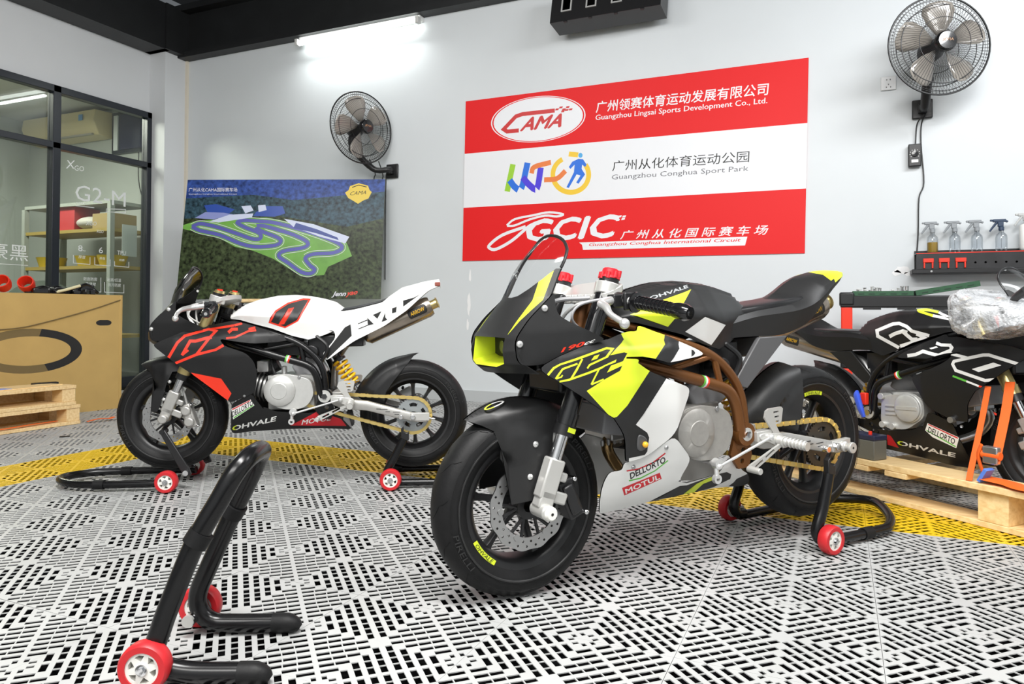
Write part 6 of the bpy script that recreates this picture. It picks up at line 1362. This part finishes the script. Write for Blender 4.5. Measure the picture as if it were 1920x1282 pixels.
# ------------------------------------------------------------------ left corner: cardboard box, pallets, loose parts
def leftbits():
    dv=Vector((.1505,.9886,0)); nv_=Vector((.9886,-.1505,0)); o=Vector((-4.848,3.732,0)); R=Matrix((dv,-nv_,Vector((0,0,1)))).transposed()
    L=2.3; T=.30; H=.835; c=o-dv*(L/2)-nv_*(T/2)+Vector((0,0,H/2))
    b=empty('cardboard_box',mtx=Matrix.Translation(o)@R.to_4x4()); tag(b,'big brown cardboard box with a black ring logo standing by the glass wall','box')
    mats=[M['card'],M['ink'],mat('olive_print',(.17,.12,.045),.7)]
    # face in (along, up): along = -x toward camera-left
    ring=[]
    cy_,cz=-.62,.447; ru,rv,wu,wv=.335,.150,.075,.052
    def P(a,k): return (cy_+math.cos(a)*(ru-(wu if k else 0)), cz+math.sin(a)*(rv-(wv if k else 0)))
    a0,a1=math.radians(-70),math.radians(78); aa=np.linspace(a0,a1,24); q=[P(a,0) for a in aa]+[P(a,1) for a in aa[::-1]]
    bb=np.linspace(a1,2*PI+a0,24); q2=[P(a,0) for a in bb]+[P(a,1) for a in bb[::-1]]
    slot=[(-.135+.036*math.cos(t)+(.02 if math.cos(t)>0 else -.02),.632+.020*math.sin(t)) for t in np.linspace(0,2*PI,20)[:-1]]
    V,Tt,m=cdt([(0,0),(-L,0),(-L,H),(0,H)],[(2,q2),(1,q),(3,slot)])
    s=MB(); mf=lambda p,q,t:(p,t,q)
    s.add([mf(x,z,0) for x,z in V],Tt,m); s.add([(x,y,z) for x in (-L,0) for y in (0,T) for z in (0,H)],[(2,3,7,6),(0,1,3,2),(4,6,7,5),(1,5,7,3)],0)
    s.build('carton',mats+[M['ink']],b,smooth=False)
    MB().box((-.012,.012,H/2),(.02,.03,H-.01)).build('edge_flap',M['card'],b,bev=.004)
    MB().tube([(-.02,-.006,.80),(-.25,-.008,.72),(-.55,-.010,.635),(-.72,-.010,.60),(-1.0,-.010,.585)],.0035,6,sm=4).build('scuff_line',mats[2],b)
    W=lambda u,n,z: o+dv*u+nv_*n+Vector((0,0,z))
    # loose black and red parts on top of the carton
    def loose(name,mb,label,cat,m,g=None):
        ob=mb.build(name,m,None); tag(ob,label,cat,g); return ob
    for i,(u,l) in enumerate(((-.585,'red plastic cup shaped part on the cardboard box, right one of two'),(-.73,'red plastic cup shaped part on the cardboard box, left one of two'))):
        p=W(u,-.12,H); a=Vector((.55,-.6,.45)).normalized()
        loose('red_duct',MB().lathe([(.026,0),(.044,.0),(.052,.04),(.048,.075),(.042,.075),(.026,.02)],p+Vector((0,0,.042)),a,24,closed=True),l,'duct',M['red'],'red ducts on the cardboard box')
    loose('grey_tube',MB().tube([W(-1.05,-.10,H+.03),W(-.92,-.08,H+.035),W(-.87,-.07,H+.03)],.020,14),'silver tube with a black end lying at the left on the cardboard box','tube',M['steel'])
    for k,(u,n,sc,l) in enumerate(((-.50,-.10,(1.6,.9,.45),'black plastic moulding on the box just right of the red parts'),(-.38,-.16,(1.3,.9,.5),'black plastic moulding on the box in front of the frame stile'),(-.20,-.13,(1.4,1.0,.75),'black plastic moulding at the right end of the box top'))):
        mb=MB(); random.seed(k+5); c=W(u,n,H)
        for j in range(7):
            p=c+dv*random.uniform(-.07,.07)+nv_*random.uniform(-.04,.04); h=random.uniform(.02,.05)*sc[2]/.5
            mb.box(p+Vector((0,0,h/2)),(random.uniform(.03,.08),random.uniform(.05,.10),h),0,Matrix.Rotation(random.uniform(-.6,.6),3,'Z'))
        mb.tube([c-dv*.09+Vector((0,0,.012)),c+Vector((0,0,.05*sc[2]/.5)),c+dv*.09+Vector((0,0,.012))],.012,8,sm=4)
        ob=mb.build('black_part',M['gloss_black'],None,bev=.006); tag(ob,l,'plastic part','black parts on the cardboard box')
    loose('cream_tube',MB().tube([W(-.45,-.03,H+.012),W(-.38,-.04,H+.03),W(-.28,-.05,H+.062)],.010,10,sm=4),'cream plastic tube lying across the cardboard box top','tube',mat('cream_tube',(.72,.66,.42),.4))
    # two pallets stacked in front of the carton
    def pallet(z,y1,L,label,X=-4.40):
        p=empty('wooden_pallet',(X,y1,z)); tag(p,label,'pallet','pallets stacked at the left')
        D2=.30
        for zz in (.011,.113): 
            for k in range(2): MB().box((-.055-.17*k,-L/2,zz),(.11,L,.022)).build('board',M['wood'],p,bev=.002)
        for yy in (-.045,-L*.5,-L+.045):
            for k in range(2): MB().box((-.055-.17*k,yy,.062),(.10,.085,.079)).build('block',M['wood'],p,bev=.002)
        MB().box((-.29,-L/2,.062),(.02,L,.079)).build('back_board',M['wood'],p)
    pallet(.001,3.10,1.3,'lower wooden pallet of the two stacked by the cardboard box')
    pallet(.126,3.07,1.3,'upper wooden pallet of the two stacked by the cardboard box')
    ob=MB().box((-4.48,2.55,.2525),(.13,.95,.006),0,Matrix.Rotation(.12,3,'Z')).build('loose_board',M['wood'],None); tag(ob,'loose wooden board lying on the stacked pallets','board')
    s=MB().tube([(-4.395,3.14,.008),(-4.37,3.20,.020),(-4.36,3.27,.014),(-4.375,3.31,.018)],.016,8,sm=4,squash=.15); tag(s.build('strap_end',M['orange'],None),'orange strap end on the floor beside the stacked pallets','strap')
    s=MB().tube([(-4.42,2.3,.030),(-4.40,2.6,.032),(-4.42,2.8,.034),(-4.45,2.98,.030)],.012,8,sm=4,squash=.2); tag(s.build('strap_webbing',M['orange'],None),'orange strap lying inside the lower stacked pallet','strap')
    bl=MB().box((-4.47,2.62,.2565),(.07,.16,.002),0,Matrix.Rotation(.1,3,'Z')); tag(bl.build('blue_film',mat('pale_blue_film',(.25,.36,.85),.3),None),'pale blue film scrap on the upper stacked pallet','film')
    bl=MB().box((-4.60,3.0,.256),(.05,.14,.012),0,Matrix.Rotation(-.3,3,'Z')); tag(bl.build('black_bar',M['ink'],None),'black bar lying at the right end of the upper pallet','bar')
    bl=MB().box((-4.02,2.74,.003),(.05,.02,.004),0,Matrix.Rotation(.7,3,'Z')); tag(bl.build('floor_scrap',M['ink'],None),'small black scrap on the floor in front of the pallets','scrap')
    bl=MB().tube([(-4.33,3.62,.004),(-4.28,3.60,.012),(-4.22,3.62,.004)],.007,6,sm=3,squash=.4); tag(bl.build('dry_leaf',mat('dry_leaf',(.14,.09,.03),.8),None),'brown scrap on the floor between the carton and the front wheel','scrap')
leftbits()
# ------------------------------------------------------------------ paddock stands
def caster(parent,c,ax,r=.046,label=None):
    ax=Vector(ax).normalized(); m=MB(); c=Vector(c)
    m.lathe([(r*.66,-.017),(r*.90,-.017),(r*.98,-.012),(r,0),(r*.98,.012),(r*.90,.017),(r*.66,.017)],c,ax,36,0,closed=True)
    t=plabel(m.build('stand_wheel',M['wheelred'],parent),'red stand wheel with white hub')
    h=MB(); u=ax.orthogonal().normalized(); v=ax.cross(u); R=lambda p,q,tt: tuple(c+u*p+v*q+ax*tt)
    out=[(math.cos(a)*r*.67,math.sin(a)*r*.67) for a in np.linspace(0,2*PI,40)[:-1]]
    hol=[]
    for k in range(6):
        a=2*PI*k/6; hol.append([(math.cos(a+d)*q,math.sin(a+d)*q) for d,q in ((-.36,r*.54),(0,r*.57),(.36,r*.54),(.0,r*.30))])
    h.plate(out,hol,R,-.014,.014); h.lathe([(.003,-.016),(r*.24,-.016),(r*.24,.016),(.003,.016)],c,ax,20)
    hb=h.build('hub',M['wheelwhite'],t)
    b=MB(); b.cyl(c-ax*.022,c+ax*.022,.0065,6); b.cyl(c-ax*.018,c+ax*.018,.011,16); b.build('axle_bolt',M['chrome'],hb)
def fg_stand():
    nw=Vector((-1.197,.969,0)); ax=Vector((-.445,.895,0)); pv=Vector((.895,.445,0)); w_=.272
    r=empty('paddock_stand',tuple(nw)); tag(r,'black paddock stand tipped upright with its handle in the air in the left foreground','paddock stand','paddock stands')
    Q=lambda s,p,z: ax*s+pv*p+Vector((0,0,z))
    n=.032; f=w_-.012; RT=.0203
    MB().tube([Q(n,.004,.055),Q(n,.020,.10),Q(n+.004,.036,.15),Q(n+.010,.082,.270),Q(n+.020,.124,.350),Q(n+.032,.148,.398),Q(n+.060,.163,.422),Q(.142,.167,.427),Q(f-.066,.163,.420),Q(f-.040,.146,.392),Q(f-.024,.122,.345),Q(f-.010,.086,.275),Q(f-.004,.030,.150),Q(f,.006,.090),Q(f,.012,.050),Q(f,.040,.026),Q(f,.085,.022),Q(f,.195,.022)],[RT]*18,18,sm=6).build('frame_tube',M['powder'],r)
    MB().tube([Q(n,.030,.034),Q(n,.085,.024),Q(n,.20,.022)],RT,18,sm=5).build('foot_tube',M['powder'],r)
    for s in (n,f):
        MB().tube([Q(s,.172,.022),Q(s,.205,.0215),Q(s,.222,.016),Q(s,.231,.010)],[.0215,.0215,.017,.009],16,sm=3).build('foot_cap',M['rubber'],r)
    for s,sg in ((n+.010,1),(f-.010,-1)):
        a=Q(s,.080,.266); b=Q(s+.004*sg,.094,.290); MB().tube([a,b],.0245,20).build('sleeve',M['rubber'],r)
    caster(r,Q(.010,.004,.048),ax,.048); caster(r,Q(f+.040,-.004,.047),ax,.047)
    for s in (.030,f-.022): MB().cyl(Q(s-.006,-.004,.036),Q(s+.03,-.004,.036),.012,18).build('pivot_bolt',M['chrome'],r)
    MB().cyl(Q(f-.030,-.006,.038),Q(f-.022,-.006,.038),.013,18).build('end_cap',M['satin_white'],r)
fg_stand()
def bframe(o,h):
    f=Vector((math.cos(h),math.sin(h),0)); l=Vector((-f.y,f.x,0)); o=Vector(o)
    return lambda x,y,z: f*x+l*y+Vector((0,0,z)), f, l
def rear_stand(o,h,label,wx,wy0,wy1,base,upx,upz,k=1.):
    W,f,l=bframe(o,h); r=empty('paddock_stand',o); tag(r,label,'paddock stand','paddock stands'); RT=.0155*k
    MB().tube([W(*p) for p in base],RT,16,sm=6).build('base_tube',M['powder'],r)
    for y,sg in ((wy0,1),(wy1,-1)):
        MB().tube([W(wx-.03,y,.030),W(wx+.004,y,.036),W(wx+.018,y,.066),W(wx*.6+upx*.4+.008,y,.13),W(upx+.004,y,upz-.03)],RT*1.12,16,sm=6).build('upright',M['powder'],r)
        s=MB(); m=lambda p,q,t: W(upx+p,y+t,upz+q)
        s.prism([(-.016,-.035),(.016,-.035),(.016,.012),(.006,.022),(.006,0),(-.008,-.006),(-.016,.0)],m,-.010,.010); s.build('lift_fork',M['black'],r,bev=.002)
        caster(r,W(wx,y+sg*.036,.044),l,.044)
        MB().cyl(W(wx-.022,y-sg*.0,.048),W(wx-.022,y+sg*.02,.048),.010,16).build('pivot_bolt',M['chrome'],r)
    p=[W(*q) for q in base]; a=p[1]+(p[0]-p[1])*.12; b=p[1]+(p[0]-p[1])*.28; MB().tube([a,b],RT*1.22,16).build('sleeve',M['rubber'],r)
rear_stand((-.1145,2.5674,0),math.radians(232.95),'black rear paddock stand holding up the grey and yellow minibike',.08,.142,-.195,[(.07,.142,.024),(-.19,.142,.024),(-.26,.135,.028),(-.34,.085,.036),(-.425,-.015,.046),(-.43,-.08,.046),(-.36,-.165,.038),(-.25,-.195,.028),(.07,-.195,.024)],.040,.262)
rear_stand((-1.778*.935,2.864*.935,0),math.radians(-150.53),'black rear paddock stand under the white tailed minibike',.085,.135,-.13,[(.07,.135,.024),(-.22,.135,.024),(-.34,.10,.026),(-.36,.0,.03),(-.34,-.10,.026),(-.22,-.13,.024),(.07,-.13,.024)],.03,.232,.95)
def front_stand():
    o=(-1.778*.935,2.864*.935,0); W,f,l=bframe(o,math.radians(-150.53)); r=empty('paddock_stand',tuple(W(1,0,0)+Vector(o))); tag(r,'black front paddock stand under the front wheel of the white tanked minibike','paddock stand','paddock stands')
    Wq=lambda x,y,z: W(x-1,y,z)
    MB().tube([Wq(x,y,z) for x,y,z in ((.945,.108,.030),(1.02,.115,.030),(1.24,.112,.028),(1.36,.085,.028),(1.43,.02,.030),(1.43,-.05,.030),(1.36,-.115,.028),(1.24,-.14,.028),(1.0,-.142,.030),(.945,-.138,.030))],.0155,16,sm=6).build('base_tube',M['powder'],r)
    for y,sg in ((.115,1),(-.14,-1)):
        MB().prism([(.985,.245),(1.005,.235),(.925,.085),(.905,.055),(.880,.065),(.892,.095)],lambda p,q,t:Wq(p,y+t,q),-.007,.007).build('lift_arm',M['black'],r,bev=.003)
        MB().cyl(Wq(.995,y+.01,.236),Wq(.995,y-sg*.04,.236),.010,12).build('lift_pin',M['black'],r)
        caster(r,Wq(.965,y+sg*.034,.044),l,.044); MB().cyl(Wq(.90,y-.012,.072),Wq(.90,y+.016,.072),.011,16).build('pivot_bolt',M['chrome'],r)
        MB().tube([Wq(1.215,y,.0285),Wq(1.255,y*.985,.0285)],.019,16).build('sleeve',M['rubber'],r)
front_stand()
# ------------------------------------------------------------------ pallet, straps and packing round the third bike
def crate():
    h=-.68876; k=.95; O=Vector((-.0695,3.7081,0)); f=Vector((math.cos(h),math.sin(h),0)); l=Vector((-f.y,f.x,0))
    W=lambda x,y,z: O+f*(x*k)+l*(y*k)+Vector((0,0,z)); R=Matrix((f,l,Vector((0,0,1)))).transposed()
    p=empty('wooden_pallet',tuple(O)); tag(p,'pine shipping pallet under the all black minibike at the right','pallet'); B=lambda x,y,z: W(x,y,z)-O
    x0,x1=-.22,1.52; xc=(x0+x1)/2; L=(x1-x0)*k
    for y,wd in ((-.232,.155),(.232,.155)):
        MB().box(B(xc,y,.139),(L,wd,.022),0,R).build('deck_board',M['wood'],p,bev=.002); MB().box(B(xc,y,.011),(L,wd*.75,.020),0,R).build('bottom_board',M['wood'],p,bev=.002)
        for x in (-.14,.98,1.44): MB().box(B(x,y,.0745),(.10,wd*.72,.106),0,R).build('block',M['wood'],p,bev=.002)
    for x in (.45,.62): MB().box(B(x,0,.117),(.09,.60,.020),0,R).build('cross_board',M['wood'],p,bev=.002)
    MB().box(B(1.21,-.17,.0745),(.34,.018,.104),0,R).build('side_board',M['wood'],p)
    MB().box(B(1.21,.30,.0745),(.34,.018,.104),0,R).build('side_board',M['wood'],p)
    # straps
    def web(name,pts,wd,label,g='orange tie-down straps'):
        pts=smooth([W(*q) for q in pts],5); n=len(pts); vs=[]; 
        for i,q in enumerate(pts):
            t=(pts[min(n-1,i+1)]-pts[max(0,i-1)]).normalized(); s=t.cross(l); s=s.normalized() if s.length>.05 else f; s=f*.95+s*.05 if abs(t.z)>.5 else s
            s=(s-t*s.dot(t)).normalized(); vs.append((q-s*wd/2,q+s*wd/2))
        nn=t.cross(s); mb=MB(); S=[[a,b,b+l*.002,a+l*.002] for a,b in vs]; mb.loft(S,0,True,True); o=mb.build(name,M['orange'],None); tag(o,label,'strap',g); return o
    web('tie_down_strap',[(.893,-.168,.47),(.890,-.20,.36),(.900,-.28,.20),(.905,-.306,.152)],.021,'orange strap running straight down to the pallet, left one of two')
    web('tie_down_strap',[(.955,-.14,.49),(.962,-.18,.39),(.972,-.245,.27),(.975,-.27,0.22)],.032,'wide orange strap looping down to the ratchet by the front wheel')
    b=empty('ratchet_buckle',tuple(W(.960,-.262,.245))); tag(b,'metal ratchet buckle wrapped in orange strap beside the black front wheel','buckle')
    MB().box((0,0,0),(.05,.025,.06),0,R).build('ratchet_body',M['steel'],b,bev=.004); MB().cyl(-f*.03,f*.03,.014,14).build('spindle',M['orange'],b); MB().tube([f*-.034+Vector((0,0,.03)),f*-.045+Vector((0,0,-.01)),f*-.030+Vector((0,0,-.06)),f*-.01+Vector((0,0,-.08))],.014,10,sm=4,squash=.4).build('strap_loop',M['orange'],b)
    bb=MB().box(W(.952,-.285,.178),(.012,.045,.05),0,R@Matrix.Rotation(.5,3,'Y')); tag(bb.build('strap_tag',mat('blue_tag',(.10,.22,.72),.4),None),'blue tag hanging from the ratchet strap','tag')
    s=MB(); P=smooth([W(.94,-.27,.165),W(1.02,-.26,.160),W(1.10,-.285,.158),W(1.22,-.24,.162),W(1.36,-.27,.160),W(1.45,-.25,.158)],6)
    s.tube(P,.042,10,squash=.10); tag(s.build('loose_strap',M['orange'],None),'loose orange strap tail lying on the pallet top by the front wheel','strap','orange tie-down straps')
    # battery and blue part
    bt=empty('battery',tuple(W(.446,-.264,.151))); tag(bt,'dark boxed battery standing on the pallet behind the belly pan','battery')
    MB().box(Vector((0,0,.038)),(.135,.075,.076),0,R).build('case',mat('battery_grey',(.13,.13,.115),.3),bt,bev=.003); MB().box(Vector((0,0,.086)),(.137,.077,.020),0,R).build('lid',mat('battery_navy',(.02,.025,.06),.3),bt,bev=.003)
    MB().cyl(l*-.01+f*.03+Vector((0,0,.096)),l*-.01+f*.03+Vector((0,0,.108)),.007,10).build('terminal',M['red'],bt)
    bs=MB().tube([W(.385,-.195,.30),W(.372,-.20,.335),W(.355,-.20,.385),W(.350,-.19,.40)],[.016,.026,.028,.012],10,sm=4,squash=.5); tag(bs.build('blue_wrap',M['blue'],None),'blue wrapped connector hanging beside the engine of the black minibike','wrapped part')
    rs=MB().box(W(.365,-.165,.372),(.028,.022,.05),0,R); tag(rs.build('red_connector',M['red'],None,bev=.004),'red connector clip beside the blue wrapped part','connector')
    ps=MB().tube([W(.350,-.075,.30),W(.330,-.075,.40),W(.312,-.075,.49)],.012,12,sm=4); tag(ps.build('pipe',M['satin_white'],None),'pale rear pipe between hugger and frame of the black minibike','pipe')
    # bubble wrap round bars and clocks
    random.seed(11); bm=bmesh.new(); bmesh.ops.create_icosphere(bm,subdivisions=5,radius=1)
    from mathutils import noise as nz
    for v in bm.verts:
        c=v.co.copy(); q=Vector((math.copysign(abs(c.x)**.5,c.x),math.copysign(abs(c.y)**.6,c.y),math.copysign(abs(c.z)**.5,c.z)))
        t=(q.x+1)/2; q*=1+nz.noise(c*1.7+Vector((5,2,1)))*.10+nz.noise(c*4.+Vector((1,7,3)))*.05
        x=.815+.29*t; top=np.interp(t,[0,.12,.35,.7,1],[.832,.822,.785,.765,.735]); bot=np.interp(t,[0,.4,1],[.640,.632,.672])
        fold=.010*abs(nz.noise(Vector((c.x*7,c.y*7,c.z*2))))+.006*abs(nz.noise(c*13))
        v.co=(x-.935+fold,q.y*.165+fold,(top+bot)/2-.70+q.z*(top-bot)/2+fold)
    me=bpy.data.meshes.new('bubble_wrap'); bm.to_mesh(me); bm.free()
    me.polygons.foreach_set('use_smooth',[True]*len(me.polygons))
    m=bpy.data.materials.new('bubble_wrap_film'); m.use_nodes=True; nt=m.node_tree; pr_=nt.nodes['Principled BSDF']; pr_.inputs['Roughness'].default_value=.16; pr_.inputs['Coat Weight'].default_value=.5; pr_.inputs['Specular IOR Level'].default_value=.9
    tc=nt.nodes.new('ShaderNodeTexCoord'); vo=nt.nodes.new('ShaderNodeTexVoronoi'); vo.inputs['Scale'].default_value=130; nt.links.new(tc.outputs['Object'],vo.inputs['Vector'])
    ns=nt.nodes.new('ShaderNodeTexNoise'); ns.inputs['Scale'].default_value=14; ns.inputs['Detail'].default_value=5; nt.links.new(tc.outputs['Object'],ns.inputs['Vector'])
    b1=nt.nodes.new('ShaderNodeBump'); b1.inputs['Strength'].default_value=.6; b1.inputs['Distance'].default_value=.004; b1.invert=True; nt.links.new(vo.outputs['Distance'],b1.inputs['Height'])
    b2=nt.nodes.new('ShaderNodeBump'); b2.inputs['Strength'].default_value=.7; b2.inputs['Distance'].default_value=.012; nt.links.new(ns.outputs['Fac'],b2.inputs['Height']); nt.links.new(b1.outputs[0],b2.inputs['Normal']); nt.links.new(b2.outputs[0],pr_.inputs['Normal'])
    pr_.inputs['Base Color'].default_value=(.80,.82,.85,1)
    n2=nt.nodes.new('ShaderNodeTexNoise'); n2.inputs['Scale'].default_value=9; n2.inputs['Detail'].default_value=6; n2.inputs['Roughness'].default_value=.7; nt.links.new(tc.outputs['Object'],n2.inputs['Vector'])
    rp=nt.nodes.new('ShaderNodeValToRGB'); rp.color_ramp.elements[0].color=(.22,.22,.22,1); rp.color_ramp.elements[1].color=(.80,.80,.80,1); rp.color_ramp.elements[0].position=.36; rp.color_ramp.elements[1].position=.62
    nt.links.new(n2.outputs['Fac'],rp.inputs[0]); nt.links.new(rp.outputs[0],pr_.inputs['Alpha'])
    me.materials.append(m); o=bpy.data.objects.new('bubble_wrap',me); COL.objects.link(o); Mx=R.to_4x4(); Mx.translation=W(.935,-.17,.70); o.matrix_world=Mx
    tag(o,'crumpled bubble wrap bundle over the handlebars of the strapped black minibike','bubble wrap')
    lv=MB().tube([W(.995,-.20,.765),W(1.02,-.22,.782),W(1.06,-.23,.805)],[.008,.013,.016],10,sm=3); tag(lv.build('lever_guard',M['black'],None),'black lever guard sticking out of the bubble wrap','lever guard')
crate()
cb=MB().tube([(.62,1.30,.004),(.52,1.27,.004),(.44,1.22,.006),(.40,1.16,.008),(.405,1.10,.005),(.40,1.02,.004)],.0028,8,sm=6)
tag(cb.build('thin_cable',mat('grey_cable',(.12,.12,.14),.5),None),'thin dark cable lying on the white floor tiles at the lower right','cable')
